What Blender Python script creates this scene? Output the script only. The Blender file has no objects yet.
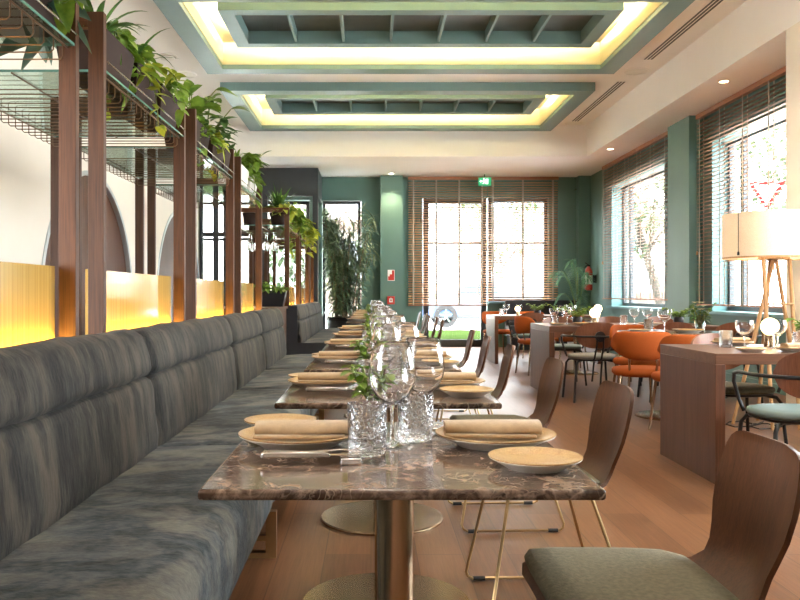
import bpy, bmesh, math, random
from mathutils import Vector, Matrix
R = random.Random(7)
PI = math.pi
SC = bpy.context.scene
COL = SC.collection
V = Vector

# ------------------------------------------------------------------ mesh builder
class MB:
    def __init__(s): s.v = []; s.f = []
    def add(s, vs, fs):
        n = len(s.v); s.v += [tuple(p) for p in vs]; s.f += [[i + n for i in f] for f in fs]; return s
    def box(s, x0, x1, y0, y1, z0, z1):
        return s.add([(x0,y0,z0),(x1,y0,z0),(x1,y1,z0),(x0,y1,z0),(x0,y0,z1),(x1,y0,z1),(x1,y1,z1),(x0,y1,z1)],
                     [(0,3,2,1),(4,5,6,7),(0,1,5,4),(1,2,6,5),(2,3,7,6),(3,0,4,7)])
    def loft(s, rings, cap=True, closed=True):
        n = len(rings[0]); vs = [p for r in rings for p in r]; fs = []
        m = n if closed else n - 1
        for i in range(len(rings) - 1):
            for j in range(m):
                k = (j + 1) % n
                fs.append((i*n+j, i*n+k, (i+1)*n+k, (i+1)*n+j))
        if cap and closed:
            fs.append(tuple(reversed(range(n)))); fs.append(tuple(range((len(rings)-1)*n, len(rings)*n)))
        return s.add(vs, fs)
    def tube(s, pts, r, n=8, rs=None):
        pts = [V(p) for p in pts]; rings = []
        up = None
        for i, p in enumerate(pts):
            a = pts[max(i-1,0)]; b = pts[min(i+1,len(pts)-1)]
            d = (b - a)
            if d.length < 1e-9: d = V((0,0,1))
            d.normalize()
            if up is None: up = V((0,0,1)) if abs(d.z) < .9 else V((1,0,0))
            x = d.cross(up)
            if x.length < 1e-6: x = d.cross(V((0,1,0)))
            x.normalize(); y = x.cross(d).normalized(); up = y
            rr = rs[i] if rs else r
            rings.append([p + (x*math.cos(2*PI*j/n) + y*math.sin(2*PI*j/n))*rr for j in range(n)])
        return s.loft(rings)
    def lathe(s, prof, n=24, c=(0,0,0), cap=True):
        rings = [[(c[0]+r*math.cos(2*PI*j/n), c[1]+r*math.sin(2*PI*j/n), c[2]+z) for j in range(n)] for r, z in prof]
        return s.loft(rings, cap)
    def ball(s, c, r, n=14, sx=1, sy=1, sz=1):
        rings = []
        for i in range(n//2 + 1):
            t = PI*(i/(n//2)); rr = max(math.sin(t), 1e-3)*r
            rings.append([(c[0]+rr*sx*math.cos(2*PI*j/n), c[1]+rr*sy*math.sin(2*PI*j/n), c[2]-math.cos(t)*r*sz) for j in range(n)])
        return s.loft(rings)
    def leaf(s, p, d, up, L, W, droop=.3, shape='lance', n=5):
        p = V(p); d = V(d).normalized(); up = V(up)
        side = d.cross(up)
        if side.length < 1e-4: side = V((1,0,0))
        side.normalize(); nrm = side.cross(d).normalized()
        rows = []
        for i in range(n + 1):
            t = i / n
            if shape == 'heart': w = W*math.sin(PI*min(1, .16 + .84*t))**.7*(1.15 - .45*t)
            elif shape == 'oval': w = W*math.sin(PI*(.04+.96*t))**.8
            else: w = W*math.sin(PI*(.06 + .94*t)**.8)
            if i == n: w = W*.02
            c = p + d*(L*t) - V((0,0,1))*(droop*L*t*t)
            rows.append([c - side*w*.5 + nrm*w*.12, c, c + side*w*.5 + nrm*w*.12])
        return s.loft(rows, cap=False, closed=False)
    def xf(s, m):
        s.v = [tuple(m @ V(p)) for p in s.v]; return s
    def build(s, name, mat, parent=None, smooth=35, bevel=0, seg=2, kind=None):
        me = bpy.data.meshes.new(name); me.from_pydata(s.v, [], s.f); me.update()
        bm = bmesh.new(); bm.from_mesh(me)
        if s.f and len(s.f[0]) and not getattr(s, 'open', False): bmesh.ops.recalc_face_normals(bm, faces=bm.faces)
        bm.to_mesh(me); bm.free()
        me.polygons.foreach_set('use_smooth', [smooth > 0]*len(me.polygons))
        if 0 < smooth < 180: me.set_sharp_from_angle(angle=math.radians(smooth))
        me.materials.append(mat)
        o = bpy.data.objects.new(name, me); COL.objects.link(o)
        if parent: o.parent = parent
        if bevel:
            b = o.modifiers.new('bevel', 'BEVEL'); b.width = bevel; b.segments = seg; b.limit_method = 'ANGLE'; b.angle_limit = .7
        if kind: o['kind'] = kind
        return o

def tag(o, label, cat, group=None, kind=None):
    o['label'] = label; o['category'] = cat
    if group: o['group'] = group
    if kind: o['kind'] = kind
    return o
def thing(name, label, cat, loc=(0,0,0), rz=0, group=None):
    o = bpy.data.objects.new(name, None); COL.objects.link(o); o.empty_display_size = .1
    o.location = loc; o.rotation_euler = (0,0,rz)
    return tag(o, label, cat, group)
def dup(src, par=None):
    c = src.copy(); COL.objects.link(c)
    if par: c.parent = par
    for ch in list(src.children): dup(ch, c)
    return c
PROTO = {}
def place(key, maker, loc, rz, label, group=None, scale=None):
    """the first call builds and moves the original, later calls copy it with its parts"""
    if key in PROTO: o = dup(PROTO[key])
    else:
        o = maker(); PROTO[key] = o
    o.location = loc; o.rotation_euler = (0,0,rz); o['label'] = label
    if scale: o.scale = (scale,)*3
    if group: o['group'] = group
    elif 'group' in o: del o['group']
    return o
def S(o):
    o['kind'] = 'structure'; return o

# ------------------------------------------------------------------ materials
def newmat(name):
    m = bpy.data.materials.new(name); m.use_nodes = True
    nt = m.node_tree; b = nt.nodes['Principled BSDF']
    return m, nt, b
def inp(b, **kw):
    for k, v in kw.items():
        k = {'col':'Base Color','rough':'Roughness','metal':'Metallic','spec':'Specular IOR Level','trans':'Transmission Weight','ior':'IOR',
             'emc':'Emission Color','ems':'Emission Strength','sheen':'Sheen Weight','coat':'Coat Weight','coatr':'Coat Roughness','sub':'Subsurface Weight','alpha':'Alpha','aniso':'Anisotropic'}[k]
        if k in ('Base Color','Emission Color') and len(v) == 3: v = (*v, 1)
        b.inputs[k].default_value = v
def coords(nt, scale=(1,1,1), world=False, rnd=True, rot=(0,0,0)):
    N = nt.nodes; L = nt.links
    mp = N.new('ShaderNodeMapping'); mp.inputs['Scale'].default_value = scale; mp.inputs['Rotation'].default_value = rot
    if world:
        g = N.new('ShaderNodeNewGeometry'); L.new(g.outputs['Position'], mp.inputs['Vector'])
    else:
        tc = N.new('ShaderNodeTexCoord')
        if rnd:
            oi = N.new('ShaderNodeObjectInfo'); mu = N.new('ShaderNodeMath'); mu.operation = 'MULTIPLY'; mu.inputs[1].default_value = 31.7
            L.new(oi.outputs['Random'], mu.inputs[0])
            va = N.new('ShaderNodeVectorMath'); va.operation = 'ADD'
            L.new(tc.outputs['Object'], va.inputs[0]); L.new(mu.outputs[0], va.inputs[1]); L.new(va.outputs[0], mp.inputs['Vector'])
        else: L.new(tc.outputs['Object'], mp.inputs['Vector'])
    return mp.outputs['Vector']
def noise(nt, vec, scale=5, detail=4, rough=.55, dist=0):
    n = nt.nodes.new('ShaderNodeTexNoise'); n.inputs['Scale'].default_value = scale; n.inputs['Detail'].default_value = detail
    n.inputs['Roughness'].default_value = rough; n.inputs['Distortion'].default_value = dist
    nt.links.new(vec, n.inputs['Vector']); return n.outputs['Fac']
def ramp(nt, fac, stops):
    r = nt.nodes.new('ShaderNodeValToRGB'); nt.links.new(fac, r.inputs['Fac'])
    e = r.color_ramp.elements
    while len(e) < len(stops): e.new(.5)
    for el, (p, c) in zip(e, stops):
        el.position = p; el.color = (*c, 1) if len(c) == 3 else c
    return r.outputs['Color']
def mix(nt, fac, a, b, mode='MIX'):
    m = nt.nodes.new('ShaderNodeMix'); m.data_type = 'RGBA'; m.blend_type = mode
    for v, i in ((fac, 0), (a, 6), (b, 7)):
        if isinstance(v, (int, float)): m.inputs[i].default_value = v
        elif isinstance(v, tuple): m.inputs[i].default_value = (*v, 1) if len(v) == 3 else v
        else: nt.links.new(v, m.inputs[i])
    return m.outputs[2]
def bump(nt, b, h, strength=.2, dist=.01):
    n = nt.nodes.new('ShaderNodeBump'); n.inputs['Strength'].default_value = strength; n.inputs['Distance'].default_value = dist
    nt.links.new(h, n.inputs['Height']); nt.links.new(n.outputs['Normal'], b.inputs['Normal'])
def plain(name, col, rough=.5, metal=0, var=.12, nscale=3, bmp=0, **kw):
    m, nt, b = newmat(name); inp(b, rough=rough, metal=metal, **kw)
    v = coords(nt); f = noise(nt, v, nscale, 4)
    d = tuple(c*(1-var) for c in col); l = tuple(min(1, c*(1+var)) for c in col)
    nt.links.new(ramp(nt, f, [(.3, d), (.7, l)]), b.inputs['Base Color'])
    if bmp: bump(nt, b, noise(nt, v, 180, 3), bmp, .002)
    return m
def wood(name, c0, c1, axis='z', rough=.4, scale=1, coat=0.0, world=False):
    m, nt, b = newmat(name); inp(b, rough=rough, coat=coat, coatr=.25, spec=.3)
    st = {'x':(1,14,14),'y':(14,1,14),'z':(14,14,1)}[axis]
    v = coords(nt, tuple(k*scale for k in st), world=world)
    f = noise(nt, v, 2.2, 6, .6, .4)
    v2 = coords(nt, tuple((k*5 if k > 1 else 1.5)*scale for k in st), world=world)
    g = noise(nt, v2, 2.5, 3, .6)
    c = ramp(nt, f, [(.25, c0), (.75, c1)])
    c = mix(nt, .35, c, ramp(nt, g, [(.3, tuple(x*.45 for x in c0)), (.65, c1)]))
    nt.links.new(c, b.inputs['Base Color']); bump(nt, b, g, .08, .002)
    return m
def glassy(name, tint=(1,1,1), base=.04, edge=.85, rough=.02, power=3.0):
    """thin clear glass: see-through with a mirror-like rim"""
    m = bpy.data.materials.new(name); m.use_nodes = True; nt = m.node_tree; N = nt.nodes; L = nt.links
    N.remove(N['Principled BSDF']); out = N['Material Output']
    lw = N.new('ShaderNodeLayerWeight'); lw.inputs['Blend'].default_value = .5
    pw = N.new('ShaderNodeMath'); pw.operation = 'POWER'; pw.inputs[1].default_value = power; L.new(lw.outputs['Facing'], pw.inputs[0])
    mr = N.new('ShaderNodeMapRange'); mr.inputs['To Min'].default_value = base; mr.inputs['To Max'].default_value = edge; L.new(pw.outputs[0], mr.inputs['Value'])
    t = N.new('ShaderNodeBsdfTransparent'); t.inputs['Color'].default_value = (*tint, 1)
    g = N.new('ShaderNodeBsdfGlossy'); g.inputs['Roughness'].default_value = rough
    mx = N.new('ShaderNodeMixShader'); L.new(mr.outputs[0], mx.inputs[0]); L.new(t.outputs[0], mx.inputs[1]); L.new(g.outputs[0], mx.inputs[2])
    L.new(mx.outputs[0], out.inputs['Surface'])
    return m, nt, g, mr
def emit(name, col, s):
    m, nt, b = newmat(name); inp(b, col=col, emc=col, ems=s, rough=.6); return m

def leafmat(name, c0, c1, tr=.25):
    m, nt, b = newmat(name); inp(b, rough=.42)
    v = coords(nt, world=True); f = noise(nt, v, 14, 3)
    c = ramp(nt, f, [(.3, c0), (.7, c1)]); nt.links.new(c, b.inputs['Base Color'])
    N = nt.nodes; t = N.new('ShaderNodeBsdfTranslucent'); nt.links.new(c, t.inputs['Color'])
    mx = N.new('ShaderNodeMixShader'); mx.inputs[0].default_value = tr
    nt.links.new(b.outputs[0], mx.inputs[1]); nt.links.new(t.outputs[0], mx.inputs[2]); nt.links.new(mx.outputs[0], N['Material Output'].inputs['Surface'])
    return m

m_cream = plain('cream plaster', (.80,.73,.64), .7, var=.03, nscale=1.5)
m_ceil = plain('warm ceiling paint', (.89,.865,.845), .75, var=.02, nscale=1)
m_white = plain('white paint', (.80,.78,.74), .6, var=.03)
m_teal = plain('teal wall paint', (.105,.200,.172), .55, var=.05, nscale=1.2)
m_tealrev = plain('pale teal reveal paint', (.13,.27,.28), .5, var=.04)
m_coffer = plain('grey teal lacquer', (.150,.245,.240), .42, var=.04)
m_pit = plain('dark slate boards', (.075,.090,.085), .5, var=.25, nscale=2.5)
m_cove = plain('lit yellow cove plaster', (.85,.77,.50), .7, var=.02)  # yellow of the cove light put into the white plaster's colour
m_dark = plain('anthracite metal', (.040,.045,.050), .4, .3, var=.1)
m_black = plain('black powder coat', (.012,.012,.013), .38, .2, var=.1)
m_blackv = plain('black upholstery', (.020,.020,.024), .7, var=.2)
m_walnut = wood('walnut', (.070,.027,.014), (.155,.064,.034), 'z', .42, 1, 0)
m_walnuty = wood('walnut crosswise', (.080,.034,.019), (.185,.085,.048), 'x', .33, 1, .1)
m_post = wood('dark walnut post', (.032,.011,.0035), (.100,.038,.012), 'z', .5, 1.3, 0)
m_postx = wood('dark walnut rail', (.032,.011,.0035), (.100,.038,.012), 'x', .5, 1.3, 0)
m_chairback = wood('chair plywood', (.048,.0165,.006), (.115,.044,.018), 'z', .42, 1.2, 0)
m_redwood = wood('reddish wood', (.13,.045,.022), (.24,.092,.045), 'z', .35, 1.2, .3)
m_edge = wood('ply edge', (.30,.13,.07), (.45,.22,.12), 'z', .4, 2)
m_arch = wood('arch panelling', (.055,.022,.013), (.125,.052,.030), 'z', .45, .8)
m_oak = wood('pale oak', (.42,.22,.09), (.62,.36,.17), 'z', .4, 1.4)
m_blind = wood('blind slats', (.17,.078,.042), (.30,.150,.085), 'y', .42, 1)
m_blindlit = wood('lit blind slats', (.46,.23,.115), (.64,.36,.19), 'x', .42, 1)  # rear slats lightened: room light on them put into the wood colour
m_blindrail = wood('blind rail', (.34,.145,.075), (.48,.22,.125), 'x', .4, 1)
m_tape = plain('grey blind tape', (.42,.37,.31), .8, var=.05)
m_brass = plain('brushed brass', (.46,.335,.215), .24, 1, var=.04, nscale=2)
m_brassd = plain('dark brass wire', (.44,.30,.15), .3, 1, var=.06)
m_steel = plain('steel', (.62,.58,.53), .22, 1, var=.05)
m_chrome = plain('chrome', (.75,.74,.72), .12, 1, var=.03)
m_bronze = plain('dark bronze wire', (.16,.10,.055), .38, .8, var=.1)
m_archtrim = plain('pale steel arch trim', (.50,.54,.55), .3, .5, var=.05)
m_rubber = plain('black rubber', (.012,.012,.012), .7)
m_plate = None
m_linen = plain('linen napkin', (.42,.295,.165), .9, var=.10, nscale=60, bmp=.5, sheen=.2)
m_orange = plain('orange upholstery', (.28,.060,.009), .8, var=.08, nscale=8, bmp=.3, spec=.15)
m_olive = plain('olive seat fabric', (.120,.105,.062), .9, var=.25, nscale=90, bmp=.6)
m_grey = plain('grey seat fabric', (.23,.215,.185), .85, var=.1, nscale=60, bmp=.3)
m_tealseat = plain('teal grey leather', (.115,.165,.155), .45, var=.08)
m_pot = plain('dark brown planter', (.030,.017,.013), .65, var=.15, spec=.12)
m_potw = plain('white planter', (.60,.57,.54), .45, var=.05)
m_soil = plain('soil', (.03,.02,.013), .95, var=.4, nscale=40)
m_stem = plain('plant stem', (.16,.20,.05), .6, var=.2)
m_cane = plain('brown cane', (.16,.11,.06), .7, var=.3, nscale=10)
m_fol = leafmat('deep green leaves', (.024,.075,.014), (.105,.22,.040))
m_folb = leafmat('bluish green leaves', (.022,.060,.040), (.085,.150,.100))
m_foly = leafmat('lime leaves', (.16,.24,.015), (.46,.50,.05), .35)
m_folb2 = leafmat('bright green leaves', (.065,.16,.014), (.26,.40,.055), .4)
m_bamb = leafmat('bamboo leaves', (.022,.065,.028), (.20,.27,.15), .3)
m_palm = leafmat('palm leaves', (.06,.17,.09), (.22,.40,.24), .35)
m_flower = leafmat('cream petals', (.70,.58,.30), (.85,.80,.62), .3)
m_tree = leafmat('street tree leaves', (.022,.040,.014), (.060,.085,.032), .35)
m_bark = plain('bark', (.045,.036,.028), .9, var=.35, nscale=12)
m_red = plain('signal red', (.55,.035,.022), .4, var=.05)
m_signred = plain('deep red sign sheeting', (.075,.003,.003), .6, var=.05, spec=.1)
m_signw = plain('sign white', (.82,.82,.80), .45, var=.02)
m_shadecord = plain('black cord', (.01,.01,.01), .6)

def mk_plate():
    m, nt, b = newmat('speckled gold stoneware'); inp(b, rough=.30, coat=.4, coatr=.15)
    v = coords(nt); f = noise(nt, v, 26, 5, .7); g = noise(nt, v, 420, 2, .5)
    c = ramp(nt, f, [(.35, (.46,.24,.065)), (.65, (.62,.42,.19))])
    c = mix(nt, .5, c, ramp(nt, g, [(.42, (.26,.13,.04)), (.60, (.68,.47,.24))]))
    nt.links.new(c, b.inputs['Base Color']); bump(nt, b, g, .06, .001); return m
m_plate = mk_plate()
m_foot = plain('grey stoneware underside', (.62,.57,.50), .4, var=.06)

def mk_marble():
    m, nt, b = newmat('brown emperador marble'); inp(b, rough=.11, spec=.38)
    v = coords(nt); N = nt.nodes
    w = noise(nt, v, 7, 7, .65)
    cv = N.new('ShaderNodeVectorMath'); cv.operation = 'MULTIPLY_ADD'
    nz = N.new('ShaderNodeTexNoise'); nz.inputs['Scale'].default_value = 5; nz.inputs['Detail'].default_value = 5; nt.links.new(v, nz.inputs['Vector'])
    cv.inputs[1].default_value = (.35,.35,.35); nt.links.new(nz.outputs['Color'], cv.inputs[0]); nt.links.new(v, cv.inputs[2])
    def vein(scale, wid, warp):
        vo = N.new('ShaderNodeTexVoronoi'); vo.feature = 'DISTANCE_TO_EDGE'; vo.inputs['Scale'].default_value = scale; nt.links.new(warp, vo.inputs['Vector'])
        return ramp(nt, vo.outputs['Distance'], [(0, (1,1,1)), (wid, (0,0,0))])
    base = ramp(nt, w, [(.28, (.012,.006,.004)), (.5, (.055,.031,.020)), (.72, (.135,.084,.056))])
    n2 = noise(nt, v, 2.1, 5, .6); mask = ramp(nt, n2, [(.42, (0,0,0)), (.68, (1,1,1))])
    c = mix(nt, mix(nt, 1, vein(14, .06, cv.outputs[0]), mask, 'MULTIPLY'), base, (.50,.37,.27))
    n3 = noise(nt, v, 4.6, 5, .6); mask2 = ramp(nt, n3, [(.47, (0,0,0)), (.7, (.8,.8,.8))])
    c = mix(nt, mix(nt, 1, vein(36, .07, cv.outputs[0]), mask2, 'MULTIPLY'), c, (.42,.31,.22))
    n4 = noise(nt, v, 17, 6, .7, .8); c = mix(nt, ramp(nt, n4, [(.47, (0,0,0)), (.66, (.85,.85,.85))]), c, (.30,.205,.145))
    nt.links.new(c, b.inputs['Base Color']); return m
m_marble = mk_marble()

def mk_velvet(name, stretch, big, cols):
    m, nt, b = newmat(name); inp(b, rough=.8, sheen=.06, spec=.18)
    v = coords(nt, big, world=True); bg_ = noise(nt, v, 3.6, 5, .58, .5)
    v2 = coords(nt, stretch, world=True); st = noise(nt, v2, 5.5, 6, .62, .3); fine = noise(nt, v2, 30, 4, .65)
    c = ramp(nt, st, [(.36, cols[0]), (.49, cols[1]), (.62, cols[2])])
    c = mix(nt, ramp(nt, bg_, [(.48, (0,0,0)), (.63, (.85,.85,.85))]), c, cols[3])
    c = mix(nt, .22, c, ramp(nt, fine, [(.38, cols[0]), (.64, cols[3])]))
    nt.links.new(c, b.inputs['Base Color'])
    a = nt.nodes.new('ShaderNodeMath'); a.operation = 'ADD'; nt.links.new(st, a.inputs[0]); nt.links.new(fine, a.inputs[1])
    bump(nt, b, a.outputs[0], .28, .008); return m
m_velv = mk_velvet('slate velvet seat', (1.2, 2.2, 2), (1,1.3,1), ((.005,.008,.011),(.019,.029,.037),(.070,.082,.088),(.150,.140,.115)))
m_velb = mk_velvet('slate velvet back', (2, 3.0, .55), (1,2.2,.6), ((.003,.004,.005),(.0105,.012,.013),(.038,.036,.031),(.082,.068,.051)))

def mk_floor():
    m, nt, b = newmat('oak plank floor'); inp(b, rough=.32, spec=.3)
    v = coords(nt, world=True, rot=(0,0,PI/2)); N = nt.nodes
    br = N.new('ShaderNodeTexBrick'); nt.links.new(v, br.inputs['Vector'])
    br.inputs['Scale'].default_value = 1; br.inputs['Brick Width'].default_value = 1.7; br.inputs['Row Height'].default_value = .19
    br.inputs['Mortar Size'].default_value = .0018; br.inputs['Mortar Smooth'].default_value = .1; br.offset = .37; br.inputs['Bias'].default_value = 0
    br.inputs['Color1'].default_value = (0,0,0,1); br.inputs['Color2'].default_value = (1,1,1,1); br.inputs['Mortar'].default_value = (.5,.5,.5,1)
    pl = ramp(nt, br.outputs['Color'], [(0, (.058,.020,.0065)), (.5, (.125,.048,.018)), (1, (.205,.092,.041))])
    v2 = coords(nt, (16,1.1,1), world=True); g = noise(nt, v2, 2.2, 6, .62, .6)
    v3 = coords(nt, (70,2,1), world=True); g2 = noise(nt, v3, 2, 3, .6)
    c = mix(nt, .42, pl, ramp(nt, g, [(.28, (.055,.019,.007)), (.72, (.215,.098,.043))]), 'MIX')
    c = mix(nt, .22, c, ramp(nt, g2, [(.35, (.045,.016,.007)), (.65, (.20,.10,.055))]))
    c = mix(nt, br.outputs['Fac'], c, (.05,.022,.012))
    nt.links.new(c, b.inputs['Base Color']); bump(nt, b, g2, .05, .002)
    return m
m_floor = mk_floor()

def mk_panel():
    m, nt, b = newmat('amber reeded glass'); inp(b, rough=.06, spec=.9)
    v = coords(nt, (1,60,.3), world=True); f = noise(nt, v, 1.6, 2)
    c = ramp(nt, f, [(.3, (.34,.215,.060)), (.7, (.44,.285,.085))]); nt.links.new(c, b.inputs['Base Color'])
    bump(nt, b, f, .04, .003); return m
m_panel = mk_panel()
def realglass(name, rough=0.0, cut=0):
    m = bpy.data.materials.new(name); m.use_nodes = True; nt = m.node_tree; N = nt.nodes
    N.remove(N['Principled BSDF']); g = N.new('ShaderNodeBsdfGlass'); g.inputs['IOR'].default_value = 1.46; g.inputs['Roughness'].default_value = rough
    nt.links.new(g.outputs[0], N['Material Output'].inputs['Surface'])
    if cut:
        v = coords(nt, rnd=False); vo = N.new('ShaderNodeTexVoronoi'); vo.feature = 'DISTANCE_TO_EDGE'; vo.inputs['Scale'].default_value = cut; nt.links.new(v, vo.inputs['Vector'])
        bump(nt, g, vo.outputs['Distance'], .8, .005)
    return m
m_clear = realglass('clear glass')
m_pane, _, _, _ = glassy('window glass', (.96,.98,.98), .04, .6, .01, 4)
m_shelf, _, _, _ = glassy('greenish shelf glass', (.80,.93,.88), .08, .7, .03, 3)
m_shelfedge = plain('green glass edge', (.09,.20,.16), .2, var=.1)
m_cut = realglass('cut crystal', .03, 85)
m_led = emit('warm led strip', (1,.86,.56), 190)
m_ledamber = emit('amber led strip', (1,.62,.14), 22)
m_globe = emit('opal globe lamp', (1,.72,.38), 3.2)
m_down = emit('downlight lens', (1,.80,.52), 8)
def mk_shade():
    m, nt, b = newmat('linen lampshade'); inp(b, rough=.85)
    v = coords(nt); f = noise(nt, v, 120, 2); c = ramp(nt, f, [(.3, (.80,.66,.48)), (.7, (.88,.76,.60))]); nt.links.new(c, b.inputs['Base Color'])
    N = nt.nodes; t = N.new('ShaderNodeBsdfTranslucent'); nt.links.new(c, t.inputs['Color'])
    mx = N.new('ShaderNodeMixShader'); mx.inputs[0].default_value = .10
    nt.links.new(b.outputs[0], mx.inputs[1]); nt.links.new(t.outputs[0], mx.inputs[2]); nt.links.new(mx.outputs[0], N['Material Output'].inputs['Surface'])
    return m
m_shade = mk_shade()
m_pave = plain('pale paving', (.82,.80,.76), .85, var=.1, nscale=2)
m_grass = plain('lawn', (.022,.036,.010), 1, var=.3, nscale=8, spec=0)
m_facade = plain('pale facade', (.17,.14,.12), .8, var=.08, nscale=.8)
m_facadeb = plain('beige facade band', (.060,.040,.029), .8, var=.08)
m_carp = plain('silver car paint', (.075,.082,.10), .3, 0, var=.03)
m_carb = plain('blue car paint', (.12,.18,.42), .25, .3, var=.03)
m_tyre = plain('tyre rubber', (.02,.02,.022), .8)
m_cargl = plain('tinted car glass', (.05,.07,.09), .08, var=.05)
m_winglass = plain('reflecting window', (.20,.22,.24), .15, var=.05)
m_green = emit('green sign face', (.02,.30,.12), .35)
m_signpic = emit('lit pictogram', (.85,.95,.88), .7)

# ------------------------------------------------------------------ camera
cam = bpy.data.cameras.new('camera'); co = bpy.data.objects.new('camera', cam); COL.objects.link(co)
co.location = (0,0,1.08); co.rotation_euler = (PI/2,0,0)
cam.sensor_fit = 'HORIZONTAL'; cam.sensor_width = 36; cam.lens = 36*820/800
cam.shift_x = 29/800; cam.shift_y = -6/800; cam.clip_start = .05; cam.clip_end = 300
SC.camera = co

# ------------------------------------------------------------------ room shell
XL, XR, YB, YF = -3.0, 4.42, 16.7, -4.0
ZH, ZL = 4.0, 3.46            # raised ceiling, perimeter soffit
XS, YS = 3.74, 14.2           # soffit edges
S(MB().box(-4.6, XR+.35, YF-.2, YB+.35, -.12, 0).build('floor', m_floor, smooth=0))
# right wall with window openings (y0,y1)
WZ0, WZ1 = .86, 3.05
ropen = [(2.4, 5.6), (7.9, 10.62), (12.3, 15.05)]
w = MB(); y = YF
for a, b in ropen:
    w.box(XR, XR+.30, y, a, 0, ZH+.3); w.box(XR, XR+.30, a, b, 0, WZ0); w.box(XR, XR+.30, a, b, WZ1, ZH+.3); y = b
w.box(XR, XR+.30, y, YB, 0, ZH+.3)
S(w.build('wall_right', m_teal, smooth=0))
# back wall with openings
w = MB()
bo = [(-3.85,-1.25,0,3.0), (-1.0,-.2,.15,2.99), (1.05,2.38,0,3.05), (2.38,3.62,.92,3.05)]
x = -4.6
for a, b, z0, z1 in bo:
    if a > x: w.box(x, a, YB, YB+.30, 0, ZH+.3)
    if z0 > 0: w.box(a, b, YB, YB+.30, 0, z0)
    w.box(a, b, YB, YB+.30, z1, ZH+.3); x = b
w.box(x, XR+.30, YB, YB+.30, 0, ZH+.3)
S(w.build('wall_back', m_teal, smooth=0))
# front wall behind the camera
w = MB(); w.box(XL-.3, -2.2, YF-.3, YF, 0, ZH+.3); w.box(3.6, XR+.3, YF-.3, YF, 0, ZH+.3); w.box(-2.2, 3.6, YF-.3, YF, 0, ZH+.3)
S(w.build('wall_front', m_cream, smooth=0))
# left wall with semicircular wood arches
AR, AZ = 1.45, .95
arch_c = [.80, 4.83, 8.86, 12.89]
YLE = 14.36
pts = [(YF, 0)]
for c in arch_c:
    pts.append((c-AR, 0))
    for i in range(33):
        t = PI - PI*i/32; pts.append((c+AR*math.cos(t), AZ+AR*math.sin(t)))
    pts.append((c+AR, 0))
pts += [(YLE, 0), (YLE, ZH+.3), (YF, ZH+.3)]
n = len(pts)
w = MB(); w.add([(XL, a, b) for a, b in pts] + [(XL-.22, a, b) for a, b in pts],
    [tuple(range(n)), tuple(reversed(range(n, 2*n)))] + [(i, n+i, n+(i+1) % n, (i+1) % n) for i in range(n)])
wl = S(w.build('wall_left', m_cream, smooth=0))
for c in arch_c[1:]:
    MB().box(XL-.10, XL-.045, c-AR-.05, c+AR+.05, 0, AZ+AR+.05).build('arch_panel', m_arch, wl, smooth=0)
    rings = []
    path = [(c-AR, 0)] + [(c+AR*math.cos(PI-PI*i/40), AZ+AR*math.sin(PI-PI*i/40)) for i in range(41)] + [(c+AR, 0)]
    for k, (a, b) in enumerate(path):
        d = V((a-c, max(b-AZ, 0))).normalized()
        p = V((a, b)); q = p - d*.05
        rings.append([(XL+.012, p.x, p.y), (XL-.044, p.x, p.y), (XL-.044, q.x, q.y), (XL+.012, q.x, q.y)])
    MB().loft(rings).build('arch_trim', m_archtrim, wl, smooth=30)
S(MB().box(-4.75, -4.6, YLE-.2, YB+.3, 0, ZH+.3).build('wall_side', m_white, smooth=0))
S(MB().box(-4.6, XL, YLE-.12, YLE, 0, ZH+.3).build('wall_return', m_cream, smooth=0))
# ceiling with two recesses
CX0, CX1 = -2.08, 3.09
coff = [(7.64, 10.44), (11.3, 14.10)]
FW = .23
w = MB(); hx0, hx1 = CX0+FW, CX1-FW
y = YF
for a, b in coff:
    a += FW; b -= FW
    w.box(XL, XS, y, a, ZH, ZH+.4); w.box(XL, hx0, a, b, ZH, ZH+.4); w.box(hx1, XS, a, b, ZH, ZH+.4); w.box(hx0, hx1, a, b, ZH+.22, ZH+.4); y = b
w.box(XL, XS, y, YS, ZH, ZH+.4)
ceil = S(w.build('ceiling', m_ceil, smooth=0))
w = MB(); w.box(XS, XR+.3, YF, YB, ZL, ZH+.4); w.box(-4.6, XS, YS, YB, ZL, ZH+.4)
w.build('soffit', m_ceil, ceil, smooth=0)
# columns and pilasters
S(MB().box(XS, XR, 6.55, 7.39, 0, ZL).build('column', m_cream, smooth=0))
S(MB().box(4.24, XR, 10.93, 11.72, 0, ZL).build('column', m_teal, smooth=0))
S(MB().box(.19, .64, YB-.24, YB, 0, ZL).build('column', m_teal, smooth=0))
S(MB().box(4.18, XR, YB-.2, YB, 0, ZL).build('column', m_teal, smooth=0))
# skirtings
S(MB().box(XR-.015, XR, 7.4, 10.93, 0, .10).box(XR-.015, XR, 11.72, YB-.2, 0, .10).build('baseboard_right', m_teal, smooth=0))
S(MB().box(-.2, .19, YB-.015, YB, 0, .1).box(.64, 1.05, YB-.015, YB, 0, .1).box(2.4, 4.18, YB-.015, YB, 0, .1).build('baseboard_back', m_teal, smooth=0))

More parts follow.
